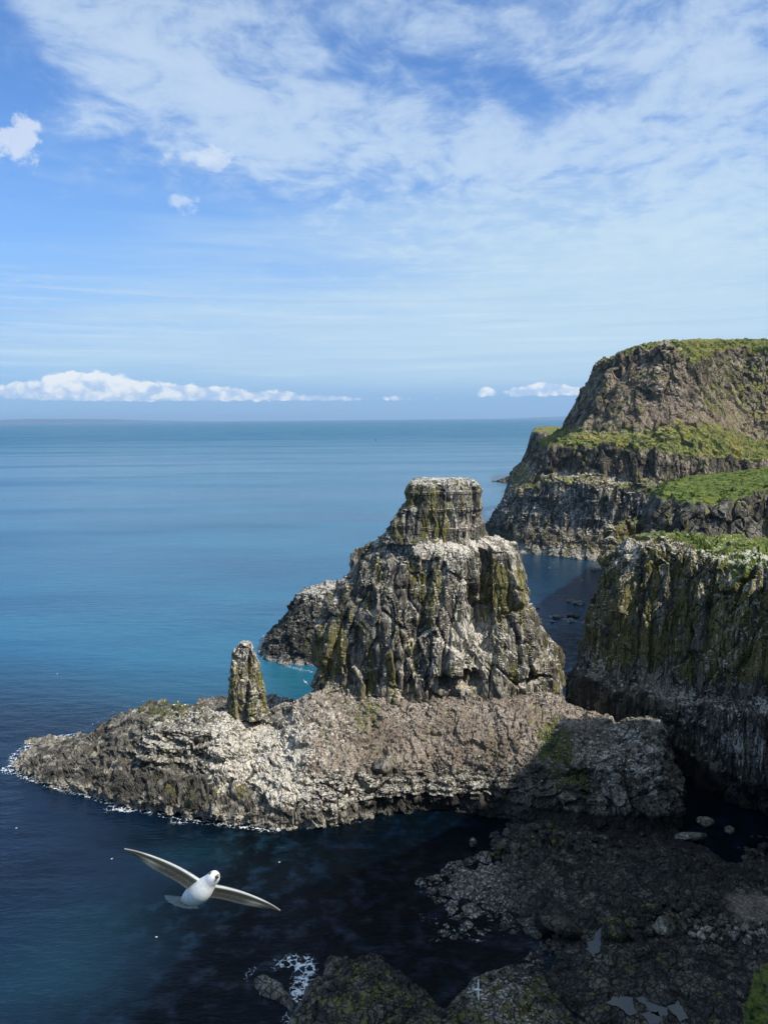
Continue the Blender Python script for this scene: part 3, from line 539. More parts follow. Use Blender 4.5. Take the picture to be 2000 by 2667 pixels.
def build_reef():
    res=.22; xs=np.arange(-34,112,res); ys=np.arange(88,192,res)
    Xg,Yg=np.meshgrid(xs,ys,indexing='ij'); Pw=np.stack([Xg,Yg,0*Xg],-1).reshape(-1,3)
    wx=fbm(Pw,5,4,101).reshape(Xg.shape)*1.6; wy=fbm(Pw,5,4,102).reshape(Xg.shape)*1.6
    x=Xg+wx;y=Yg+wy
    sa=polysd(x,y,RA); sb=polysd(x,y,RB); sc=polysd(Xg+wx*.3,Yg+wy*.3,RC)
    low=fbm(Pw,16,4,103).reshape(Xg.shape)
    za=-2.5+sstep(-3,2.5,sa)*3.3+sstep(2,14,sa)*1.2+low*.8
    # lower shelf, washed by the sea, at the left end of the right-hand reef
    za-=.7*sstep(34,24,x)*sstep(0,4,sa)
    zb=-2.5+sstep(-1.5,1.8,sb)*4.4+sstep(1,9,sb)*1.6+low*.9
    zc=-2.5+sstep(-1.2,1.6,sc)*4.
    # submerged rock around
    zs=-1.2+1.6*fbm(Pw,4,3,105).reshape(Xg.shape)-sstep(2,9,-np.maximum(sa,sb))*2.5
    z=np.maximum(np.maximum(za,zb),np.maximum(zc,zs))
    land=sstep(-1,1.5,np.maximum(np.maximum(sa,sb),sc))
    # cracked basalt pavement, tops of columns
    for s,am,sd in ((3.4,.55,111),(1.45,.34,112),(.75,.13,113)):
        f1,f2,h=worley(Pw+np.stack([wx.ravel(),wy.ravel(),0*wx.ravel()],1)*.5,s,sd); e=(f2-f1).reshape(x.shape); h=h.reshape(x.shape)
        z=z+land*am*((h-.5)*1.3*sstep(0,.12,e)+.45*(sstep(0,.25,e)-1)-.5*(f1.reshape(x.shape)-.3))
    # boulder-covered zones get rounder, rougher relief
    bz=blobxy(Xg,Yg,Zp(1420,2200,1)[:2],(17,8))+blobxy(Xg,Yg,Zp(1720,2400,1)[:2],(16,6))
    f1,f2,h=worley(Pw,1.9,121); z=z+np.clip(bz,0,1)*land*(.9*np.sqrt(np.clip(1-(f1/.75)**2,0,1)).reshape(x.shape)*h.reshape(x.shape))
    # gravel beach smooth
    gb=np.clip(blobxy(x+wx,y+wy,Zp(1985,2370,1)[:2],(9,6.5)),0,1); z=z*(1-gb)+gb*(1.4+.02*(Xg-60))
    # pools: flatten to a basin
    for L,_ in POOLS:
        sdp=polysd(Xg+wx*.25,Yg+wy*.25,pz(L,2.)); k=sstep(-.9,.3,sdp); z=z*(1-k)+k*(.85+.22*fbm(Pw,1.6,3,141).reshape(x.shape))
    G=np.stack([Xg,Yg,z],-1)
    m={}
    w=fbm(Pw,7,4,131).reshape(x.shape)
    brown=sstep(-2,6,sb)*.5+.25*sstep(3,14,-(y-125))
    m['lichen']=np.clip(.8*brown+.25*w,0,1)
    m['soil']=np.clip(.30*blobxy(Xg,Yg,Zp(1830,2590,2)[:2],(8,8))+.62*gb,0,1)
    m['bright']=np.clip(gb*.0+.75*sstep(-1,2.5,sc)+.5*sstep(30,18,x)*sstep(-1.5,1,sa)*sstep(-.1,.3,w)+.35*sstep(2,0,np.abs(sb-.5))*sstep(-6,-14,Xg),0,1)
    m['dark']=np.clip(.30+.22*sstep(132,140,y)*sstep(30,42,x)-.30*brown+.45*w+.05*gb-.5*m['bright']+.25*sstep(150,165,y),0,1)
    m['grass']=np.clip(.22*blobxy(Xg,Yg,Zp(1450,2190,1)[:2],(9,5))+.18*blobxy(Xg,Yg,Zp(980,2560,3)[:2],(11,8))+.25*blobxy(Xg,Yg,Zp(1960,2210,1)[:2],(9,5)),0,1)
    m['guano']=np.clip(.22*sstep(30,18,x)*sstep(-1,1,sa),0,1)
    o=mesh_grid('reef_platform',G,REEFM,m); tag(o,kind='structure'); return G
def blobxy(x,y,c,r): return 1-sstep(.55,1.1,np.hypot((x-c[0])/r[0],(y-c[1])/r[1])+.0)
REEF=build_reef()
def zreef(x,y):
    i=int(round((x+34)/.22)); j=int(round((y-88)/.22)); i=min(max(i,0),REEF.shape[0]-1); j=min(max(j,0),REEF.shape[1]-1); return REEF[i,j,2]
# pool water; grey base colour stands in for reflected sky
pm,pt,pb=newmat('pool_water'); pb.inputs['Base Color'].default_value=(.10,.098,.09,1); pb.inputs['Roughness'].default_value=.06; pb.inputs['IOR'].default_value=1.333
for L,lab in POOLS:
    P2=pz(L,2.); cx,cy=np.mean(P2,0); vs=[]
    for i in range(len(P2)):
        a=np.array(P2[i]);b=np.array(P2[(i+1)%len(P2)])
        for t in (0,.33,.66):
            q=a*(1-t)+b*t; r_=q+rng.normal(0,.16,2); r_=np.array([cx,cy])+(r_-np.array([cx,cy]))*1.35; vs.append((r_[0],r_[1],1.06))
    me=bpy.data.meshes.new('tide_pool'); me.from_pydata(vs,[],[tuple(range(len(vs)))]); me.materials.append(pm)
    o=bpy.data.objects.new('tide_pool',me); COL.objects.link(o); tag(o,lab,'tide pool',kind='structure')
# ================================================================== THE VIEWER'S HILLSIDE, crest out of view raised to shade the reef
ns=[
 [X(86,154,0),X(89,152,22),X(92,149,48),X(97,146,78),X(106,142,98),X(160,130,112),X(260,160,118)],
 [X(76,126,2),X(84,124,22),X(91,121,50),X(98,117,84),X(107,112,110),X(165,95,122),X(260,90,124)],
 [Zp(1950,2575,4.5),X(63,103,20),X(75,98,50),X(86,92,86),X(96,86,124),X(160,60,132),X(260,30,126)],
 [Zp(1925,2700,4),X(53,93,20),X(64,86,52),X(72,78,92),X(80,70,134),X(155,20,142),X(260,-40,126)],
 [X(40,84,4),X(47,77,22),X(56,67,52),X(63,58,92),X(71,48,138),X(150,-10,146),X(260,-90,126)],
 [X(30,58,4),X(36,50,25),X(43,38,55),X(49,27,90),X(58,14,128),X(130,-60,134),X(240,-160,124)],
 [X(10,26,2),X(12,19,30),X(14,11,60),X(16,4,85),X(22,-6,90),X(70,-90,106),X(150,-220,118)],
 [X(-6,20,2),X(-5,13,30),X(-4,7,60),X(-3,1.2,87.2),X(-1,-5,88.2),X(10,-90,100),X(40,-240,112)],
 [X(-34,8,2),X(-33,0,30),X(-33,-7,60),X(-33,-14,84),X(-33,-22,88),X(-45,-100,100),X(-60,-240,110)],
 [X(-110,-30,-2),X(-110,-36,30),X(-112,-42,55),X(-114,-48,72),X(-116,-56,80),X(-130,-130,92),X(-160,-260,104)],
 [X(-260,-110,-2),X(-262,-118,28),X(-264,-124,50),X(-266,-130,66),X(-268,-140,74),X(-280,-200,86),X(-300,-300,96)]]
def ns_fn(G,N,pu,pv,m):
    P=G.reshape(-1,3); w=fbm(P,8,4,14).reshape(G.shape[:2]); pvv=np.broadcast_to(pv[None,:],G.shape[:2])
    m['grass']=np.clip(.75+.4*w+.3*sstep(3,4,pvv),0,1); m['soil']=np.clip(.25-.5*w,0,1)
sheet('grassy_hillside',ns,.55,GREEN,fn=ns_fn,bu=.7,bv=1.2,kind='structure',orient=(0,200,200),
  rk=dict(big=(14,1.2),blocks=((4,.6,1.),(1.8,.35,1.)),seed=89,led=(.2,6.)),amp=[1,1,1,1,.3,.5,.5])
# ================================================================== SEA
def axis(lo,hi,st,far1,far2,g=1.09):
    a=list(np.arange(lo,hi,st)); s=st; v=hi; up=[]
    while v<far2: up.append(v); s*=g; v+=s
    up.append(far2); s=st; v=lo; dn=[]
    while v>far1: s*=g; v-=s; dn.append(max(v,far1))
    return np.array(dn[::-1]+a+up)
xs=axis(-125,110,.7,-45000,45000); ys=axis(95,345,.7,-3000,62000)
Xg,Yg=np.meshgrid(xs,ys,indexing='ij')
def pldist(x,y,L):
    d=np.full(x.shape,1e9)
    for a,b in zip(L[:-1],L[1:]):
        a=np.array(a);b=np.array(b);e=b-a; t=np.clip(((x-a[0])*e[0]+(y-a[1])*e[1])/(e@e),0,1); d=np.minimum(d,np.hypot(x-a[0]-t*e[0],y-a[1]-t*e[1]))
    return d
foam=np.zeros(Xg.shape)
def addfoam(L,w,amt):
    global foam
    foam=np.maximum(foam,amt*np.exp(-(pldist(Xg,Yg,pz(L))/w)**2))
addfoam([(95,2035),(58,2015),(35,1992),(42,1965),(75,1940),(120,1922),(190,1915)],2.2,.85)
addfoam([(62,2012),(30,2010),(12,2004)],2.,.85)
addfoam([(120,2044),(200,2066),(300,2092),(400,2118),(500,2136),(600,2150),(700,2158)],1.5,.78)
addfoam([(290,2105),(345,2108)],2.,.9); addfoam([(450,2140),(480,2142)],1.3,.8); addfoam([(680,2162),(730,2160)],1.5,.7)
addfoam([(700,2158),(850,2154),(1000,2130)],1.,.5)
addfoam([(760,2500),(800,2520),(790,2560),(775,2590)],2.3,1.); addfoam([(720,2510),(760,2500)],2.,.75); addfoam([(665,2520),(640,2545)],1.5,.6); addfoam([(755,2640),(745,2670)],1.6,.7); addfoam([(800,2495),(815,2520)],1.5,.8)
addfoam([(1110,2390),(1150,2420),(1200,2430),(1240,2445)],2.6,.5); addfoam([(1120,2450),(1165,2440)],1.,.6)
addfoam([(688,1655),(695,1695),(720,1722),(760,1738),(810,1750)],2.,.7)
addfoam([(200,1912),(300,1852),(420,1808)],1.2,.5)
addfoam([(1435,1605),(1470,1612),(1500,1618)],2.,.75); addfoam([(1500,1580),(1530,1595)],2.,.5); addfoam([(1540,1640),(1560,1600)],2.,.6)
addfoam([(1350,1450),(1450,1468)],3.,.5); addfoam([(1300,1278),(1335,1276)],9.,.75)
teal=np.zeros(Xg.shape)
def addteal(px,py,rx,ry,a):
    global teal
    c=Zp(px,py,0); teal=teal+a*np.exp(-((Xg-c[0])/rx)**2-((Yg-c[1])/ry)**2)
addteal(760,1770,13,20,.5); addteal(590,2215,11,5,.22); addteal(560,2200,20,8,.06); addteal(520,1780,50,22,.15); addteal(300,2400,14,8,.12); addteal(120,2560,14,8,.12); addteal(1470,1700,18,30,.2)
kelp_shade=np.zeros(Xg.shape)  # kelp beds, plus cliff reflection and shade painted into the water
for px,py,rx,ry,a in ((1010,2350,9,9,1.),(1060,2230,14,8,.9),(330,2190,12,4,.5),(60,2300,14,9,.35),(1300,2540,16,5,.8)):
    c=Zp(px,py,0); kelp_shade=kelp_shade+a*np.exp(-((Xg-c[0])/rx)**2-((Yg-c[1])/ry)**2)
kelp_shade=kelp_shade+1.7*sstep(-66,-4,Xg+4*np.sin(Yg*.2))*sstep(215,195,Yg)*sstep(100,112,Yg-.35*Xg+14)  # painted dark inshore, blends the cast shadow edge away
kelp_shade=kelp_shade+.9*sstep(25,36,Xg)*sstep(95,80,Xg)*sstep(232,250,Yg)*sstep(345,300,Yg)  # channel painted dark over the cliff's shadow edge
# offshore the bottom falls away and the water turns milky blue; darker navy inshore
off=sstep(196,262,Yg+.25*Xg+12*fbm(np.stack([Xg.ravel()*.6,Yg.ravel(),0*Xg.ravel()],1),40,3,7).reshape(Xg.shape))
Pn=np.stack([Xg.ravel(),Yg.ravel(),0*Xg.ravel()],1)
off=off*(1-.8*sstep(30,60,Xg-.1*(Yg-250))*sstep(255,300,Yg)*sstep(620,500,Yg)*sstep(300,200,Xg))*(1-.45*sstep(20,35,Xg)*sstep(300,240,Yg))  # cove and channel darkened to paint cliff reflection and shade
near=sstep(900,300,np.hypot(Xg,Yg))
Zs=near*.16*fbm(Pn@np.array([[.93,.37,0],[-.37,.93,0],[0,0,1]])*np.array([.45,1.,1.]),3.4,3,61).reshape(Xg.shape)
G=np.stack([Xg,Yg,Zs],-1)
wm,wt,wb=newmat('sea_water')
geo=wt.n.new('ShaderNodeNewGeometry'); Pp=geo.outputs['Position']
a1=wt.n.new('ShaderNodeAttribute'); a1.attribute_name='m1'; s1=wt.n.new('ShaderNodeSeparateXYZ'); wt.l.new(a1.outputs['Vector'],s1.inputs[0]); fo,te,ke=s1.outputs
a2=wt.n.new('ShaderNodeAttribute'); a2.attribute_name='m2'; s2=wt.n.new('ShaderNodeSeparateXYZ'); wt.l.new(a2.outputs['Vector'],s2.inputs[0]); of=s2.outputs[0]
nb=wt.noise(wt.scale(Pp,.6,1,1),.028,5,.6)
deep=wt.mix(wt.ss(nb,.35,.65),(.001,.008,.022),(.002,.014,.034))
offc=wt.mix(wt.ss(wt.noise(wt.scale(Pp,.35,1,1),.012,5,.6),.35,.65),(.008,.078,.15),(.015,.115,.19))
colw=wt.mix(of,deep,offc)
colw=wt.mix(te,colw,(.010,.105,.125))
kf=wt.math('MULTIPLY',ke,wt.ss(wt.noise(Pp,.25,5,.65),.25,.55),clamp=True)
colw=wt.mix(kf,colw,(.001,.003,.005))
fn1=wt.noise(wt.vmath('ADD',Pp,wt.vmath('MULTIPLY',wt.noise(Pp,.7,3,out=1),(1.6,1.6,0))),1.1,6,.72)
fe=wt.voro(wt.vmath('ADD',Pp,wt.vmath('MULTIPLY',wt.noise(Pp,.8,4,out=1),(2.2,2.2,0))),.75,'DISTANCE_TO_EDGE')
fl=wt.math('ADD',wt.math('MULTIPLY',fn1,.8),wt.ss(fe,0,.12,.2,0.))
ff_=wt.ss(wt.math('ADD',fl,wt.math('MULTIPLY',fo,.40)),.78,.93)
ff_=wt.math('MULTIPLY',ff_,wt.ss(fo,.05,.25))
colw=wt.mix(ff_,colw,(.72,.76,.77))
wt.l.new(colw,wb.inputs['Base Color']); wb.inputs['IOR'].default_value=1.333
wt.l.new(wt.math('ADD',wt.math('MULTIPLY',ff_,.5),wt.ss(wt.noise(wt.scale(Pp,.12,1,1),.006,5,.6),.35,.7,.12,.26)),wb.inputs['Roughness'])
n1=wt.noise(wt.scale(Pp,.45,1.,1),1.15,4,.62); n2=wt.noise(wt.scale(Pp,.4,1,1),.22,4,.6); n3=wt.noise(wt.scale(Pp,.3,1,1),.05,3,.6)
hh=wt.math('ADD',wt.math('MULTIPLY',n1,.32),wt.math('ADD',wt.math('MULTIPLY',n2,.9),wt.math('MULTIPLY',n3,.45)))
bp=wt.n.new('ShaderNodeBump'); bp.inputs['Strength'].default_value=1.; bp.inputs['Distance'].default_value=.55; wt.l.new(hh,bp.inputs['Height']); wt.l.new(bp.outputs[0],wb.inputs['Normal'])
dist=wt.n.new('ShaderNodeVectorMath'); dist.operation='LENGTH'; wt.l.new(Pp,dist.inputs[0])
sp=wt.math('MULTIPLY',wt.ss(dist.outputs['Value'],250,2600,.5,.17),wt.ss(kf,0,1,1.,.25)); wt.l.new(sp,wb.inputs['Specular IOR Level'])
fd=wt.n.new('ShaderNodeBsdfDiffuse'); wt.l.new(colw,fd.inputs['Color']); ms=wt.n.new('ShaderNodeMixShader'); wt.l.new(wt.ss(dist.outputs['Value'],500,4500,0,.62),ms.inputs[0]); wt.l.new(wb.outputs[0],ms.inputs[1]); wt.l.new(fd.outputs[0],ms.inputs[2])
wt.l.new(ms.outputs[0],[n for n in wt.n if n.type=='OUTPUT_MATERIAL'][0].inputs[0])
o=mesh_grid('sea',G,wm,{'guano':foam,'lichen':np.clip(teal,0,1),'grass':np.clip(kelp_shade,0,1),'soil':off},smooth=True); tag(o,kind='structure')
# ================================================================== FAR HILLS on the horizon
hm,ht,hb=newmat('far_hill'); 
hc=ht.mix(ht.ss(ht.noise(ht.n.new('ShaderNodeNewGeometry').outputs['Position'],.0006,5),.4,.6),(.018,.028,.026),(.032,.04,.036)); ht.l.new(hc,hb.inputs['Base Color']); hb.inputs['Roughness'].default_value=.95
def hills(pxa,pxb,dist,hts,seed):
    n=220; m_=30; G=np.zeros((n,m_,3))
    for i in range(n):
        t=i/(n-1); px=pxa+(pxb-pxa)*t; b=Zp(px,1200,0); dr=np.array([b[0],b[1]]); dr/=np.linalg.norm(dr)
        h=np.interp(t,np.linspace(0,1,len(hts)),hts)
        for j in range(m_):
            v=j/(m_-1); D_=dist*(1+.08*v); z=h*math.sin(math.pi*min(v*1.0,1))**.6 if 0<v<1 else -20
            G[i,j]=(dr[0]*D_,dr[1]*D_,z)
    P=G.reshape(-1,3); G[...,2]+= (fbm(P,2500,5,seed)*60).reshape(n,m_)*(np.sin(np.pi*np.linspace(0,1,m_))[None,:])*sstep(0,80,G[...,2])*.5
    o=mesh_grid('hills',G,hm,None,smooth=True); tag(o,kind='structure')
hills(-420,620,55000,[50,140,270,220,210,285,250,200,100,30,-30],3)
hills(1290,1900,55000,[-30,70,160,200,270,280,240],5)
# ================================================================== HAZE
hz=bpy.data.meshes.new('haze'); x0,x1,y0,y1,z0_,z1_=-46000,46000,-3500,63000,-6,420
vs=[(x,y,z) for z in (z0_,z1_) for y in (y0,y1) for x in (x0,x1)]
hz.from_pydata(vs,[],[(0,2,3,1),(4,5,7,6),(0,1,5,4),(2,6,7,3),(0,4,6,2),(1,3,7,5)])
ho=bpy.data.objects.new('haze',hz); COL.objects.link(ho); tag(ho,'thin pale sea haze that fades the far hills','haze',kind='stuff')
m=bpy.data.materials.new('haze_air'); m.use_nodes=True; m.node_tree.nodes.clear(); t=NT(m.node_tree)
oo=t.n.new('ShaderNodeOutputMaterial'); pv_=t.n.new('ShaderNodeVolumePrincipled'); pv_.inputs['Color'].default_value=(.55,.77,1,1); pv_.inputs['Density'].default_value=2.4e-5; pv_.inputs['Anisotropy'].default_value=.2
t.l.new(pv_.outputs[0],oo.inputs['Volume']); hz.materials.append(m)
try: m.cycles.homogeneous_volume=True
except Exception: pass
# ================================================================== SUN + SKY
SAZ=R(122); SEL=R(47)     # azimuth clockwise from the view direction (+Y)
sd=Vector((math.sin(SAZ)*math.cos(SEL),math.cos(SAZ)*math.cos(SEL),math.sin(SEL)))
L=bpy.data.lights.new('sun','SUN'); L.energy=5.; L.angle=R(.53); L.color=(1,.955,.88); lo=bpy.data.objects.new('sun',L); COL.objects.link(lo)
lo.rotation_euler=sd.to_track_quat('Z','Y').to_euler(); lo.location=(60,-40,160)
wd=bpy.data.worlds.new('World'); S.world=wd; wd.use_nodes=True; wd.cycles.sampling_method='MANUAL'; wd.cycles.sample_map_resolution=512; w=NT(wd.node_tree); w.n.clear()
wo=w.n.new('ShaderNodeOutputWorld'); bg=w.n.new('ShaderNodeBackground'); w.l.new(bg.outputs[0],wo.inputs[0]); bg.inputs[1].default_value=.1
sk=w.n.new('ShaderNodeTexSky'); sk.sky_type='NISHITA'; sk.sun_disc=False; sk.sun_elevation=SEL; sk.sun_rotation=SAZ; sk.air_density=1.; sk.dust_density=.4; sk.ozone_density=2.; sk.altitude=90
tc=w.n.new('ShaderNodeTexCoord'); dv=tc.outputs['Generated']; sx=w.n.new('ShaderNodeSeparateXYZ'); w.l.new(dv,sx.inputs[0]); dx_,dy_,dz_=sx.outputs
az=w.math('MULTIPLY',w.math('ARCTAN2',dx_,dy_),57.2958); el=w.math('MULTIPLY',w.math('ARCSINE',dz_),57.2958)
def ae(px,py):
    d=ray(px,py); d=d/np.linalg.norm(d); return math.degrees(math.atan2(d[0],d[1])),math.degrees(math.asin(d[2]))
def gb_(px,py,rx,ry,rot=0.):
    """soft spot in the sky, centre and size in degrees of azimuth / elevation"""
    a0,e0=ae(px,py); sx_=rx/35.;sy_=ry/35.; c,s_=math.cos(R(rot)),math.sin(R(rot))
    da=w.math('SUBTRACT',az,a0); de=w.math('SUBTRACT',el,e0)
    u=w.math('ADD',w.math('MULTIPLY',da,c/sx_),w.math('MULTIPLY',de,s_/sx_)); v=w.math('ADD',w.math('MULTIPLY',da,-s_/sy_),w.math('MULTIPLY',de,c/sy_))
    r2=w.math('ADD',w.math('MULTIPLY',u,u),w.math('MULTIPLY',v,v)); return w.math('EXPONENT',w.math('MULTIPLY',r2,-1.))
def spots(L):
    o=None
    for *g,a in L:
        t=w.math('MULTIPLY',gb_(*g),a); o=t if o is None else w.math('ADD',o,t)
    return o
skyc=w.mix(1.,sk.outputs[0],(.80,1.16,1.60),'MULTIPLY')
# horizon paling
skyc=w.mix(w.ss(el,19,0,0,.85),skyc,(2.3,4.0,6.7))
# altocumulus sheet, seen in perspective
zc=w.math('ADD',w.math('MAXIMUM',dz_,0.),.10); pl=w.n.new('ShaderNodeCombineXYZ'); w.l.new(w.math('DIVIDE',dx_,zc),pl.inputs[0]); w.l.new(w.math('DIVIDE',dy_,zc),pl.inputs[1]); pl=pl.outputs[0]
wq=w.vmath('ADD',pl,w.vmath('MULTIPLY',w.vmath('SUBTRACT',w.noise(pl,2.2,3,.5,out=1),(.5,.5,.5)),(.30,.30,0)))
n0=w.noise(pl,.8,3,.5); n1=w.noise(wq,2.4,5,.6); n2=w.noise(w.scale(wq,1.,.8,1),8.5,5,.62); n3=w.noise(w.scale(wq,1.,.9,1),19.,4,.6)
bias=spots([(520,250,380,120,-28,.12),(900,340,420,110,-12,.10),(1300,400,440,140,-4,.11),(1880,420,420,260,0,.13),(1750,110,520,150,5,.10),(300,90,380,110,-20,.11),(950,60,560,100,0,.09),(230,300,170,70,15,.10),(560,430,240,60,10,.07),
    (1020,215,150,50,-8,-.07),(1300,205,200,60,-8,-.13),(1400,270,160,40,0,-.08),(20,250,90,120,0,-.16),(0,20,50,40,0,-.10),(330,600,420,110,0,-.20),(1050,480,140,40,0,-.06),(1700,600,420,90,0,.05),(1300,640,500,70,0,.05),(1550,530,140,40,0,-.08)])
cv=w.math('ADD',w.math('ADD',w.math('MULTIPLY',n1,.30),w.math('MULTIPLY',n2,.56)),w.math('ADD',w.math('MULTIPLY',n0,.10),w.math('MULTIPLY',n3,.14)))
cvb=w.math('ADD',w.math('ADD',cv,bias),w.math('ADD',w.ss(el,30,46,0.,.20),w.ss(dy_,.45,-.1,0.,.03)))  # denser cloud out of view, added to whiten and brighten the fill light
cov=w.math('MULTIPLY',w.ss(cvb,.40,.74,0.,1.),w.ss(cvb,.44,.88,.34,.76))
cov=w.math('MULTIPLY',cov,w.ss(el,3,7))
skyc=w.mix(cov,skyc,w.mix(w.ss(cvb,.45,.78),(3.1,4.7,7.6),(5.6,6.9,8.3)))
# thin veil low down, in long flat streaks
vp=w.n.new('ShaderNodeCombineXYZ'); w.l.new(w.math('MULTIPLY',az,.035),vp.inputs[0]); w.l.new(w.math('MULTIPLY',el,.42),vp.inputs[1]); vp=vp.outputs[0]
sv=w.noise(vp,1.3,6,.58,.5)
vb=spots([(1350,800,900,190,0,.44),(1900,650,500,300,0,.22),(250,930,600,70,0,.26),(1400,960,700,110,0,.16),(300,800,500,60,0,.16),(800,560,800,130,0,.16)])
veil=w.math('MULTIPLY',w.ss(w.math('ADD',w.math('MULTIPLY',sv,.50),vb),.26,.86,0.,.82),w.ss(el,.9,3.))
skyc=w.mix(veil,skyc,(5.2,6.8,7.9))
lowb=w.math('MULTIPLY',w.ss(el,14,7),w.ss(el,2.2,3.6))
skyc=w.mix(w.math('MULTIPLY',w.ss(w.noise(w.scale(vp,.7,2.6,1),1.7,5,.55,.4),.50,.72,0.,.34),lowb),skyc,(3.7,5.0,7.3))
skyc=w.mix(w.math('MULTIPLY',w.ss(w.noise(w.scale(vp,.8,2.2,3.3),2.3,5,.55,.4),.50,.74,0.,.26),lowb),skyc,(7.,7.8,8.7))
# cumulus: heaped puffs, flat grey bases
aev=w.n.new('ShaderNodeCombineXYZ'); w.l.new(az,aev.inputs[0]); w.l.new(w.math('MULTIPLY',el,1.35),aev.inputs[1]); aev=aev.outputs[0]
aw=w.vmath('ADD',aev,w.vmath('MULTIPLY',w.vmath('SUBTRACT',w.noise(aev,1.1,4,.6,out=1),(.5,.5,.5)),(.9,.9,0)))
c1=w.noise(aw,.45,6,.62); c2=w.noise(aw,1.5,5,.65); pf=w.math('SUBTRACT',.55,w.voro(aw,1.25,'SMOOTH_F1'))
cn=w.math('ADD',w.math('ADD',w.math('MULTIPLY',c1,.65),w.math('MULTIPLY',c2,.75)),w.math('SUBTRACT',w.math('MULTIPLY',pf,.45),.2))
def cumulus(sp,base_px,strength=1.,soft=.10,amp=1.,flat=True):
    global skyc
    sm=spots([(a,b,c,d,0,e) for a,b,c,d,e in sp]); a0,e0=ae(*base_px)
    if flat: sm=w.math('MULTIPLY',sm,w.ss(w.math('ADD',el,w.math('MULTIPLY',w.math('SUBTRACT',c2,.5),.5)),e0-.12,e0+.30))
    f=w.ss(w.math('ADD',sm,w.math('MULTIPLY',w.math('SUBTRACT',cn,.5),amp)),.45,.45+soft,0.,strength)
    f=w.math('MULTIPLY',f,w.ss(sm,.15,.45))
    lf=w.ss(w.math('ADD',w.math('MULTIPLY',w.math('SUBTRACT',el,e0),.34),w.math('ADD',w.math('MULTIPLY',w.math('SUBTRACT',cn,.5),1.7),w.math('MULTIPLY',pf,.3))),.05,.75)
    skyc=w.mix(f,skyc,w.mix(lf,(4.1,5.6,7.9),(8.2,8.5,8.7)))
cumulus([(60,1022,110,20,.75),(210,1003,120,36,1.),(330,1022,120,26,.75),(450,1026,100,22,.8),(575,1028,100,22,.75),(720,1034,90,18,.7),(850,1040,80,13,.7),(930,1044,40,8,.5),(1030,1040,46,11,.8)],(400,1050),.86,.22)
cumulus([(1262,1022,26,14,.85),(1225,1040,26,6,.6),(1142,1042,14,7,.8),(1345,1022,44,13,.8),(1420,1012,50,20,.95),(1500,1018,50,11,.8)],(1350,1040),.85,.2)
cumulus([(20,372,50,50,.85),(75,340,30,34,.75),(80,400,24,40,.6)],(60,450),.55,.65,2.1,False)
cumulus([(488,535,48,24,.85),(465,520,26,16,.3)],(480,575),.40,.7,1.9,False)
cumulus([(510,415,110,24,.7),(575,405,40,34,.5)],(480,480),.32,.5,1.7,False)
w.l.new(skyc,bg.inputs[0])
# ================================================================== BIRDS
bm_,bt,bb_=newmat('seabird_plumage'); at=bt.n.new('ShaderNodeAttribute'); at.attribute_name='plumage'
bpos=bt.n.new('ShaderNodeTexCoord').outputs['Object']
bt.l.new(bt.mix(bt.ss(bt.noise(bpos,60,4),.35,.65,0,.22),at.outputs['Color'],(.25,.24,.21)),bb_.inputs['Base Color']); bb_.inputs['Roughness'].default_value=.75; bb_.inputs['Subsurface Weight'].default_value=0
bpn=bt.n.new('ShaderNodeBump'); bpn.inputs['Strength'].default_value=.25; bpn.inputs['Distance'].default_value=.004; bt.l.new(bt.noise(bpos,110,3),bpn.inputs['Height']); bt.l.new(bpn.outputs[0],bb_.inputs['Normal'])
def plainmat(name,c,r=.5):
    m,t,b=newmat(name); t.l.new(t.mix(t.noise(t.n.new('ShaderNodeTexCoord').outputs['Object'],40,3),tuple(x*.8 for x in c),c),b.inputs['Base Color']); b.inputs['Roughness'].default_value=r; return m
EYE=plainmat('eye_black',(.006,.006,.006),.15); BILL=plainmat('bill_horn',(.32,.27,.16),.45); BILLD=plainmat('bill_tube',(.06,.055,.06),.4); FOOT=plainmat('pink_foot',(.45,.36,.34),.6)
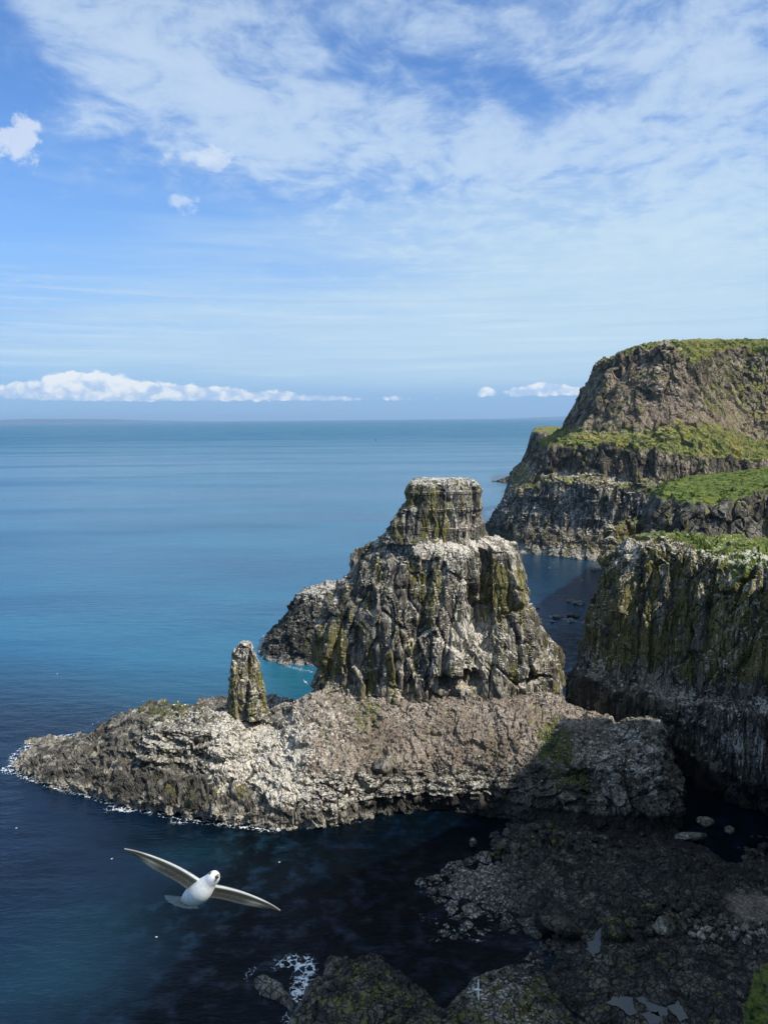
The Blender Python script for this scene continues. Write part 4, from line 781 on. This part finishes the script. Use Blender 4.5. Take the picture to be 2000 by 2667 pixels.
def bird_mesh(hi=True):
    V=[];Fc=[];Cc=[]
    def add(grid,cols,wrap=False,flip=False):
        b=len(V); n,m_=grid.shape[:2]
        V.extend(grid.reshape(-1,3).tolist()); Cc.extend(cols.reshape(-1,3).tolist())
        for i in range(n-1):
            for j in range(m_ if wrap else m_-1):
                k=(j+1)%m_; q=(b+i*m_+j,b+i*m_+k,b+(i+1)*m_+k,b+(i+1)*m_+j); Fc.append(q[::-1] if flip else q)
    WH=np.array([.86,.86,.83]); GR=np.array([.085,.088,.07]); DK=np.array([.055,.05,.04]); MID=np.array([.42,.42,.38])
    # body along +Y (head), rings: y, half width, half height, z centre
    pr=[(-.235,.004,.004,.006),(-.225,.016,.010,.004),(-.19,.030,.022,-.002),(-.14,.048,.040,-.010),(-.08,.063,.055,-.016),(-.02,.070,.064,-.020),(.04,.068,.066,-.018),(.085,.060,.062,-.012),(.12,.051,.054,-.004),(.145,.045,.047,.004),(.165,.042,.044,.010),(.185,.0405,.043,.014),(.203,.036,.039,.015),(.219,.028,.031,.012),(.231,.018,.021,.008),(.239,.009,.011,.004),(.241,.001,.001,.003)]
    prs=np.array(pr); ny,na=(64,36) if hi else (10,8)
    yy=np.linspace(0,len(pr)-1,ny); rr=np.stack([np.interp(yy,np.arange(len(pr)),prs[:,k]) for k in range(4)],1)
    for _ in range(3 if hi else 0): rr[1:-1]=.25*rr[:-2]+.5*rr[1:-1]+.25*rr[2:]
    g=np.zeros((ny,na,3)); cc=np.zeros((ny,na,3))
    for i,(y,a,b2,z) in enumerate(rr):
        for j in range(na):
            th=2*math.pi*j/na; g[i,j]=(a*math.cos(th),y,z+b2*math.sin(th)); 
            belly=sstep(-.02,-.2,np.array(y))*sstep(.1,-.8,np.array(math.sin(th)))  # grey tint paints shade onto the rear belly
            eyep=math.exp(-((y-.196)/.014)**2-((abs(math.cos(th))-.86)/.2)**2)*(.8 if math.sin(th)>.1 else 0)
            cc[i,j]=(WH*(1-.35*belly)+MID*.35*belly)*(1-eyep)+DK*eyep
    add(g,cc,True)
    # wings, one continuous lofted panel each, feathered trailing edge
    ns_,nc_=(210,15) if hi else (10,4)
    for sg in (-1,1):
        for surf in (1,-1):
            g=np.zeros((ns_,nc_,3)); cc=np.zeros((ns_,nc_,3))
            for i in range(ns_):
                s=i/(ns_-1); X_=.012+.548*s
                yle=.085+.022*math.sin(min(s/.42,1)*math.pi/2)-.035*max(0,s-.42)**1.6*2.0-.35*max(0,s-.80)**2
                ch=np.interp(s,[0,.08,.25,.45,.6,.78,.9,.97,1.],[.132,.114,.106,.104,.094,.066,.036,.014,.002])
                ntr=30; ph=(s*ntr)%1.; ch*=1-(.12 if s<.62 else .12+.60*(s-.62)/.38)*(1-math.sqrt(max(0,1-(2*ph-1)**2)))
                zc_=.018+.024*math.sin(s*2.6)+.008*s*s
                for j in range(nc_):
                    c=j/(nc_-1); th=.016*(1-s*.75)*math.sqrt(c+.001)*(1-c)*2.2
                    tw=-.02*s
                    y=yle-c*ch; z=zc_+surf*th+.010*math.sin(c*3.1)*(1-s)-.042*c*(ch/.12)*(1-.2*s) - (.004*((ph*1.0)) if c>.5 else 0)
                    g[i,j]=(sg*X_,y,z)
                    if not hi: col=WH*(.97-.5*float(s>.85))
                    elif surf>0: col=MID*.75*(1-.5*s)+DK*.5*s
                    else:
                        le=1-float(sstep(.05,.16,np.array(c)))
                        inner=GR*(.82+.25*c+.12*((i*7)%5)/5)
                        pale=math.exp(-((s-.66)/.10)**2)*float(sstep(.3,.55,np.array(c)))
                        tip=float(sstep(.74,.93,np.array(s+.06*(1-c))))
                        lead=float(sstep(.45,.6,np.array(s)))*float(sstep(.5,.15,np.array(c)))
                        inner=inner*(1-.35*float(sstep(.72,.8,np.array(ph)))*float(sstep(.25,.5,np.array(c)))); col=inner*(1-pale)+np.array([.33,.32,.29])*pale
                        col=col*(1-.7*lead)+DK*.7*lead
                        col=col*(1-.75*tip)+DK*.75*tip*(.7+1.3*(ph<.4))
                        tr=float(sstep(.88,.97,np.array(c)))*(1-tip); col=col*(1-.55*tr)+MID*.9*tr*.6+col*0
                        col=col*(1-le*(1-.6*tip))+WH*le*(1-.6*tip)  # white leading edge painted as a sunlit rim
                    cc[i,j]=col
            add(g,cc,False,flip=(surf*sg>0))
    # tail fan: spread feathers
    nf=12 if hi else 4
    for k in range(nf):
        a=math.radians(-52+104*k/(nf-1)); l=.150-.018*abs(k-(nf-1)/2)/(nf/2)
        g=np.zeros((8,5,3)); cc=np.zeros((8,5,3))
        for i in range(8):
            t=i/7; wd_=.0165*(.55+.6*t)*(1 if t<.85 else math.sqrt(max(.05,1-((t-.85)/.17)**2)))
            for j in range(5):
                u=(j/4-.5)*2*wd_; r_=.02+l*t; bx=math.sin(a); by=-math.cos(a)
                g[i,j]=(bx*r_+u*(-by),-.165+by*r_+u*bx,.004+.0016*(k%2)+.003*(1-(u/wd_)**2)); cc[i,j]=WH*(.92-.06*(k%2))-.04*(j==0)
        add(g,cc)
    me=bpy.data.meshes.new('seabird'); me.from_pydata(V,[],Fc); me.update()
    ca=me.color_attributes.new('plumage','FLOAT_COLOR','POINT'); ca.data.foreach_set('color',np.c_[np.clip(np.array(Cc),0,1),np.ones(len(Cc))].astype(np.float32).ravel())
    me.polygons.foreach_set('use_smooth',[True]*len(me.polygons)); me.materials.append(bm_); return me
def ball(name,c,r,mat,parent,n=12):
    import bmesh
    b=bmesh.new(); bmesh.ops.create_uvsphere(b,u_segments=n*2,v_segments=n,radius=1)
    for v in b.verts: v.co=Vector((c[0]+v.co.x*r[0],c[1]+v.co.y*r[1],c[2]+v.co.z*r[2]))
    me=bpy.data.meshes.new(name); b.to_mesh(me); b.free(); me.materials.append(mat)
    for p in me.polygons: p.use_smooth=True
    o=bpy.data.objects.new(name,me); COL.objects.link(o); o.parent=parent; return o
bird=bpy.data.objects.new('flying_seabird',bird_mesh(True)); COL.objects.link(bird)
tag(bird,'large white seabird with grey underwings gliding close by over dark water','seabird')
for s in (-1,1): ball('eye',(s*.0345,.199,.024),(.0065,.0085,.0075),EYE,bird)
def tube(name,pts,rad,mat,parent,n=14,fl=1.):
    rs=[]; 
    for (x,y,z),r in zip(pts,rad): rs.append([(x+r*math.cos(2*math.pi*k/n),y,z+fl*r*math.sin(2*math.pi*k/n)) for k in range(n)])
    V=[p for r_ in rs for p in r_]; Fc=[(i*n+k,i*n+(k+1)%n,(i+1)*n+(k+1)%n,(i+1)*n+k) for i in range(len(rs)-1) for k in range(n)]
    Fc+= [tuple(range(n))[::-1],tuple(range((len(rs)-1)*n,len(rs)*n))]
    me=bpy.data.meshes.new(name); me.from_pydata(V,[],Fc); me.materials.append(mat)
    for p in me.polygons: p.use_smooth=True
    o=bpy.data.objects.new(name,me); COL.objects.link(o); o.parent=parent; return o
bl=tube('bill',[(0,.226,.002),(0,.240,.001),(0,.254,0),(0,.264,-.002),(0,.271,-.007),(0,.273,-.013)],[.0145,.0125,.0105,.0095,.0075,.002],BILL,bird,fl=.85)
nb_=tube('nostril',[(0,.236,.0095),(0,.245,.0105),(0,.253,.0085)],[.0066,.0066,.0055],BILLD,bl)
for s in (-1,1): tube('foot',[(s*.02,-.15,-.034),(s*.02,-.185,-.026),(s*.02,-.215,-.016),(s*.02,-.235,-.012)],[.006,.009,.012,.004],FOOT,bird,fl=.4)
def orient(o,pos,fw,span_sign,spanv,scale=1.):
    F_=np.array(fw,float); F_/=np.linalg.norm(F_); Sx=np.array(spanv,float); Sx-=F_*(Sx@F_); Sx/=np.linalg.norm(Sx); Zz=np.cross(Sx,F_)
    vf=np.array(pos)-CAM; vf=vf/np.linalg.norm(vf); vr=Rv-vf*(Rv@vf); vr/=np.linalg.norm(vr); vu=np.cross(vr,vf)
    c2=lambda v: vr*v[0]+vu*v[1]-vf*v[2]
    A=c2(Sx);B=c2(F_);C_=c2(Zz)
    o.matrix_world=Matrix(((A[0]*scale,B[0]*scale,C_[0]*scale,pos[0]),(A[1]*scale,B[1]*scale,C_[1]*scale,pos[1]),(A[2]*scale,B[2]*scale,C_[2]*scale,pos[2]),(0,0,0,1)))
bp_=Dp(519,2318,4.5)
orient(bird,bp_,(.42,.30,.86),1,(-.95,.32,.33),.99)
# small seabirds in the air: same bird, simple copies
small=bird_mesh(False)
def flyer(px,py,d,fw,span,lab,grp=None,sc=1.,first=[None]):
    o=bpy.data.objects.new('flying_seabird',small); COL.objects.link(o); orient(o,Dp(px,py,d),fw,1,span,sc); tag(o,lab,'seabird',grp); return o
flyer(1243,2578,42,(.93,-.05,.1),(.25,-.95,-.05),'small white bird flying with wings spread over the brown reef at the bottom',sc=1.05)
flyer(795,1777,150,(.6,.3,.3),(-.5,.6,.6),'small white bird flying over the teal cove between pillar and big stack',sc=1.6)
darkbird=flyer(979,1146,240,(.9,.1,.1),(-.1,.95,-.3),'tiny dark bird low over the open sea near the horizon',sc=1.)
flyer(1515,1511,260,(.8,.2,.4),(-.6,.3,.7),'tiny white bird over the dark channel by the right cliff',sc=1.8)
flyer(1430,1479,280,(.8,.2,.4),(-.8,.2,.7),'tiny white bird skimming the channel just right of the big stack top shelf',sc=1.8)
# floating birds on the sea
fm,ft,fb_=newmat('white_feather'); fb_.inputs['Base Color'].default_value=(.75,.75,.72,1); fb_.inputs['Roughness'].default_value=.8
dm_,dt,db_=newmat('dark_feather'); db_.inputs['Base Color'].default_value=(.03,.026,.024,1); db_.inputs['Roughness'].default_value=.8
def sitting(name,upright=True,white=False):
    """guillemot: dark back and head, white front"""
    V=[];Fc=[];mi=[]
    pr=[(0,.02,-.02),(.04,.07,-.01),(.12,.085,0),(.22,.08,.005),(.30,.055,.01),(.35,.038,.02),(.39,.042,.03),(.42,.032,.04),(.435,.01,.05)] if upright else [(-.24,.01,.08),(-.16,.06,.05),(-.05,.09,.04),(.06,.09,.05),(.13,.06,.09),(.16,.045,.14),(.19,.035,.15),(.23,.012,.14)]
    n=10
    for h,r,off in pr:
        for k in range(n):
            a=2*math.pi*k/n
            if upright: V.append((r*math.cos(a),off+r*1.1*math.sin(a),h))
            else: V.append((r*math.cos(a),h,off+r*.8*math.sin(a)))
    for i in range(len(pr)-1):
        for k in range(n):
            Fc.append((i*n+k,i*n+(k+1)%n,(i+1)*n+(k+1)%n,(i+1)*n+k)); mi.append(1 if (upright and (k+.5)/n<.5 and i<5) else (0 if upright else 1))
    V.append((0,.1,.405) if upright else (0,.29,.13)); t=len(V)-1; b=6*n if upright else 6*n
    Fc.append((b+2,b+3,t)); mi.append(0); Fc.append((b+3,b+4,t)); mi.append(0)
    me=bpy.data.meshes.new(name); me.from_pydata(V,[],Fc); me.materials.append(dm_); me.materials.append(fm)
    if white: mi=[1]*len(mi)
    me.polygons.foreach_set('material_index',mi); me.update(); return me
dmesh=small.copy(); dmesh.materials[0]=dm_; darkbird.data=dmesh
swim=sitting('floating_seabird',False); sit=sitting('perched_seabird',True); sitw=sitting('perched_seabird',False,True)
wspots=[(133,1328),(44,2157),(408,2441),(292,2237),(728,2246),(60,1150),(143,1234),(150,1755)]
wl=['white bird floating on the open sea at the far left edge','white bird floating on dark water below the tip of the promontory','white bird floating on dark water under the gliding large bird','white bird on the water beside the left wing tip of the gliding bird','white bird on dark water right of the gliding large bird','faint white bird on the sea nearest the horizon at the left','white bird on the sea at left below the cumulus band','white bird on the blue sea above the promontory tip']
for (px,py),l in zip(wspots,wl):
    o=bpy.data.objects.new('floating_seabird',swim); COL.objects.link(o); o.location=Zp(px,py,.05); o.rotation_euler=(0,0,rng.uniform(0,6.28)); o.scale=(.95,)*3; tag(o,l,'seabird')
def perch(store,n,cond,lab,grp,sc=1.5):
    G=store['G']; N=gnormals(G); N=N*np.sign((N*store['N']).sum(2,keepdims=True)); up=N[...,2].ravel(); P=G.reshape(-1,3)
    ok=np.where((up>.45)&cond(P))[0]
    if len(ok)==0: print('no perch',lab); return
    for q_,i in enumerate(rng.choice(ok,min(n,len(ok)),replace=False)):
        o=bpy.data.objects.new('perched_seabird',sit if q_%2 else sitw); COL.objects.link(o); o.location=P[i]-np.array([0,0,.03]); o.rotation_euler=(0,0,rng.uniform(2.2,4.2)); s=sc*rng.uniform(.85,1.2); o.scale=(s,s,s); tag(o,lab,'seabird',grp)
perch(TOPB,80,lambda P:(P[:,2]>71.5)&(P[:,1]<201),'small dark or white bird perched on the flat top of the big stack','birds on top of the big stack')
perch(STK,100,lambda P:(P[:,2]>52)&(P[:,1]<196),'small dark or white bird perched on the shoulder ledge below the top block','birds on the shoulder of the big stack')
perch(PROM,110,lambda P:(P[:,2]>9.5)&(P[:,0]<-20)&(P[:,0]>-56)&(P[:,1]<194),'small dark or white bird perched on the whitened terraces below the pillar','birds on the white terraces')
# ================================================================== BOULDERS
def boulder_mesh(seed,n=26):
    th=np.linspace(0,2*np.pi,n,endpoint=False); ph=np.linspace(-np.pi/2,np.pi/2,n//2+2)
    G=np.zeros((n,len(ph),3)); G[...,0]=np.cos(th)[:,None]*np.cos(ph)[None]; G[...,1]=np.sin(th)[:,None]*np.cos(ph)[None]; G[...,2]=np.sin(ph)[None]
    P=G.reshape(-1,3); r=1+.16*fbm(P+seed*7.7,.8,3,seed)
    rg=np.random.default_rng(seed)
    for k in range(14):   # planar breaks
        nv=rg.normal(size=3); nv/=np.linalg.norm(nv); dd=rg.uniform(.62,.92); pr=P@nv; r=np.where(pr*r>dd,dd/np.maximum(pr,1e-3),r)
    P=P*r[:,None]; return P.reshape(G.shape)
BM=[]
for k in range(7):
    g=boulder_mesh(k+1); o=mesh_grid('boulder',g,REEFM,{'dark':np.full(g.shape[:2],.28),'lichen':np.full(g.shape[:2],.35)},wrap=True,smooth=False); BM.append(o.data); bpy.data.objects.remove(o)
BMP=[]
for k in range(4):
    g=boulder_mesh(k+21); o=mesh_grid('boulder',g,STACK,{'bright':np.full(g.shape[:2],.08),'guano':np.full(g.shape[:2],.12),'dark':np.full(g.shape[:2],.28)},wrap=True); BMP.append(o.data); bpy.data.objects.remove(o)
def put(px,py,z,r,lab,grp=None,ms=None,sq=(1,1,.75),world=None):
    ms=ms or BM; p=Zp(px,py,z) if world is None else world
    o=bpy.data.objects.new('boulder',ms[rng.integers(len(ms))]); COL.objects.link(o); o.location=p; o.rotation_euler=tuple(rng.uniform(-.4,.4,2))+(rng.uniform(0,6.28),); o.scale=(r*sq[0],r*sq[1],r*sq[2]); tag(o,lab,'boulder',grp); return o
for px,py,r,lab,ms in ((1487,1567,2.3,'pale rock in the channel, left of a close pair',BMP),(1508,1573,2.7,'pale rock in the channel, right of a close pair',BMP),(1493,1605,3.3,'black pointed rock in the channel below the pale pair',BM),(1484,1617,2.2,'brown rock with a white foot in the dark channel',BMP),(1452,1607,2.6,'low wave-washed rock at the left of the channel group',BMP),
     (1524,1624,2.,'pinkish rock close to the foot of the right cliff',BMP),(1440,1620,1.1,'small yellowish rock in the channel below the washed rock',BMP),(1412,1647,1.3,'small dark rock in the channel beside the stack edge',BM),(1458,1690,1.6,'upper of two dark flat rocks in the narrow channel',BM),(1463,1697,1.5,'lower of two dark flat rocks in the narrow channel',BM),
     (1402,1582,1.2,'small wet rock at the far left of the channel',BMP),(1560,1482,3.,'pale wave-washed rock below the far headland shore',BMP),(1548,1484,2.2,'smaller pale rock left of the washed one below the headland',BMP)):
    put(px,py,.2,r,lab,ms=ms,sq=(1.2,.9,.6))
put(1231,2193,.8,1.0,'pale upright stone at the left end of the boulder beach',ms=BMP,sq=(.9,.8,1.3))
put(1340,2206,1.,1.15,'pale pointed stone right of the upright one on the boulder beach',ms=BMP)
put(1298,2212,1.,1.3,'broad pale boulder at the water edge of the boulder beach',ms=BM)
put(1595,2430,1.4,2.9,'large black boulder right of the long tapering pool',sq=(1,1,.9))
put(1728,2418,1.8,2.4,'large tan ridged boulder on the dark boulder bank',ms=BMP,sq=(1.3,.9,.8))
put(1470,2415,1.2,3.,'wide black boulder left of the long tapering pool',sq=(1.5,1,.6))
put(1797,2178,.8,2.,'long grey boulder at the mouth of the dark cave',ms=BMP,sq=(1.7,.7,.5)); put(1838,2140,.5,1.6,'pale boulder inside the dark cave',ms=BMP,sq=(1.4,1,.6)); put(1898,2163,.5,1.3,'grey boulder at the right side of the dark cave',ms=BMP)
put(1300,2000,10.5,1.9,'pale block lying on the pinkish scree',ms=BMP,world=Zp(997,1995,10.6)+np.array([0,0,.2]),sq=(1.3,1,1))
def scatter(n,cx,cy,rx,ry,r0,r1,lab,grp,ms=None,rot=0):
    k=0; t=0; placed=[]
    while k<n and t<n*40:
        t+=1; a=rng.normal(size=2)*.5
        if abs(a[0])>1 or abs(a[1])>1: continue
        px=cx+a[0]*rx; py=cy+a[1]*ry+a[0]*rot; r=r0+(r1-r0)*rng.random()**2.2; p=Zp(px,py,1.2)
        if any((p[0]-q[0])**2+(p[1]-q[1])**2<(.75*(r+q[2]))**2 for q in placed): continue
        placed.append((p[0],p[1],r)); z=zreef(p[0],p[1]); put(0,0,0,r,lab,grp,ms,world=np.array([p[0],p[1],z+r*.25])); k+=1
scatter(75,1480,2195,210,42,.45,1.5,'dark rounded boulder on the beach under the promontory','boulders below the promontory')
scatter(80,1720,2405,150,42,.4,1.3,'dark boulder in the bank between the two reef shelves','boulders between the reef shelves')
scatter(36,1900,2432,100,32,.5,1.4,'tan boulder beside the grey gravel beach','tan boulders by the gravel beach',BMP)
scatter(30,1965,2190,60,45,.4,1.3,'greenish boulder at the cave mouth under the right cliff','boulders at the cave mouth')
# scree rubble on the promontory slope: uncountable, one object
def rubble():
    G=PROM['G']; N=gnormals(G); N=N*np.sign((N*PROM['N']).sum(2,keepdims=True)); P=G.reshape(-1,3); up=N[...,2].ravel()
    dens=(P[:,2]>7)&(P[:,0]>-20)&(P[:,0]<52)&(up>.35)&(P[:,1]<196)
    ok=np.where(dens)[0]; ch=rng.choice(ok,8000,replace=False); V=[];Fc=[]
    base=np.array([[1,0,0],[-1,0,0],[0,1,0],[0,-1,0],[0,0,1],[0,0,-1]],float); F0=np.array([(0,2,4),(2,1,4),(1,3,4),(3,0,4),(2,0,5),(1,2,5),(3,1,5),(0,3,5)])
    n=len(ch); r=.12+.42*rng.random(n)**5; b=np.tile(base[None],(n,1,1))*rng.uniform(.6,1.25,(n,6,1))+rng.normal(0,.18,(n,6,3))
    a=rng.uniform(0,6.28,n); ca,sa=np.cos(a)[:,None],np.sin(a)[:,None]; x=b[...,0]*ca-b[...,1]*sa; y=b[...,0]*sa+b[...,1]*ca; b=np.stack([x,y,b[...,2]*.8],-1)
    V=(b*r[:,None,None]+P[ch][:,None,:]+np.array([0,0,.08])).reshape(-1,3); Fc=(F0[None]+6*np.arange(n)[:,None,None]).reshape(-1,3)
    me=bpy.data.meshes.new('rubble'); me.from_pydata(V.tolist(),[],Fc.tolist()); 
    for an in ('m1','m2'):
        t=me.attributes.new(an,'FLOAT_VECTOR','POINT'); v=np.zeros((len(V),3),np.float32)
        if an=='m2': v[:,2]=np.repeat((rng.random(n)<.45)*.8,6); v[:,0]=np.repeat((rng.random(n)<.4)*.7,6)
        t.data.foreach_set('vector',v.ravel())
    me.materials.append(STACK); o=bpy.data.objects.new('scree',me); COL.objects.link(o); tag(o,'loose pinkish stones covering the slope below the big stack','scree',kind='stuff')
rubble()
# ================================================================== FENCE on the headland skyline
wood=plainmat('weathered_wood',(.16,.14,.11),.9); wire=plainmat('wire',(.2,.2,.2),.5)
fe=bpy.data.objects.new('wire_fence',None); COL.objects.link(fe); fe.location=Dp(1760,884,640); tag(fe,'thin post and wire fence along the grassy skyline of the far headland','fence')
from mathutils.bvhtree import BVHTree
def ray_on(store,px,py0=800,py1=960):
    return None
FG=FH['G']; 
def headz(x,y):
    d=(FG[...,0]-x)**2+(FG[...,1]-y)**2; i=d.argmin(); return FG.reshape(-1,3)[i,2]
def boxmesh(name,sx_,sy_,h,mat):
    import bmesh
    b=bmesh.new(); bmesh.ops.create_cube(b,size=1)
    for v in b.verts: k=.8 if v.co.z>0 else 1; v.co=Vector((v.co.x*sx_*k,v.co.y*sy_*k,(v.co.z+.5)*h))
    bmesh.ops.bevel(b,geom=b.edges[:],offset=sx_*.12,segments=1)
    me=bpy.data.meshes.new(name); b.to_mesh(me); b.free(); me.materials.append(mat); return me
pmesh=boxmesh('post',.22,.22,1.5,wood); tops=[]
for k in range(24):
    px=1735+k*14; b=Dp(px,900,640.); z=headz(b[0],b[1]); p=Vector((b[0],b[1],z-.3+(.0))); o=bpy.data.objects.new('post',pmesh); COL.objects.link(o); o.parent=fe; o.location=p-fe.location; o.scale=(1,1,1.25 if k%6==2 else 1.); tops.append(p-fe.location)
wv=[];wf=[]
for hgt in (.5,.9,1.25):
    for a_,b_ in zip(tops[:-1],tops[1:]):
        k=len(wv)
        for p in (a_,b_):
            for dy_z in ((0,.03),(.03,-.02),(-.03,-.02)): wv.append((p.x,p.y+dy_z[0],p.z+hgt+dy_z[1]))
        wf+=[(k,k+1,k+4,k+3),(k+1,k+2,k+5,k+4),(k+2,k,k+3,k+5)]
me=bpy.data.meshes.new('wire'); me.from_pydata(wv,[],wf); me.materials.append(wire); o=bpy.data.objects.new('wire',me); COL.objects.link(o); o.parent=fe
# ------------------------------------------------------------------ output
S.view_settings.view_transform='Standard'; S.view_settings.look='None'; S.view_settings.exposure=.18; S.view_settings.gamma=1; S.view_settings.use_curve_mapping=False
S.render.engine='CYCLES'; S.cycles.max_bounces=5; S.cycles.diffuse_bounces=2; S.cycles.glossy_bounces=2; S.cycles.volume_bounces=0; S.cycles.caustics_reflective=False; S.cycles.caustics_refractive=False
try: S.cycles.use_denoising=True
except Exception: pass
print('SCRIPT',time.time()-T0)
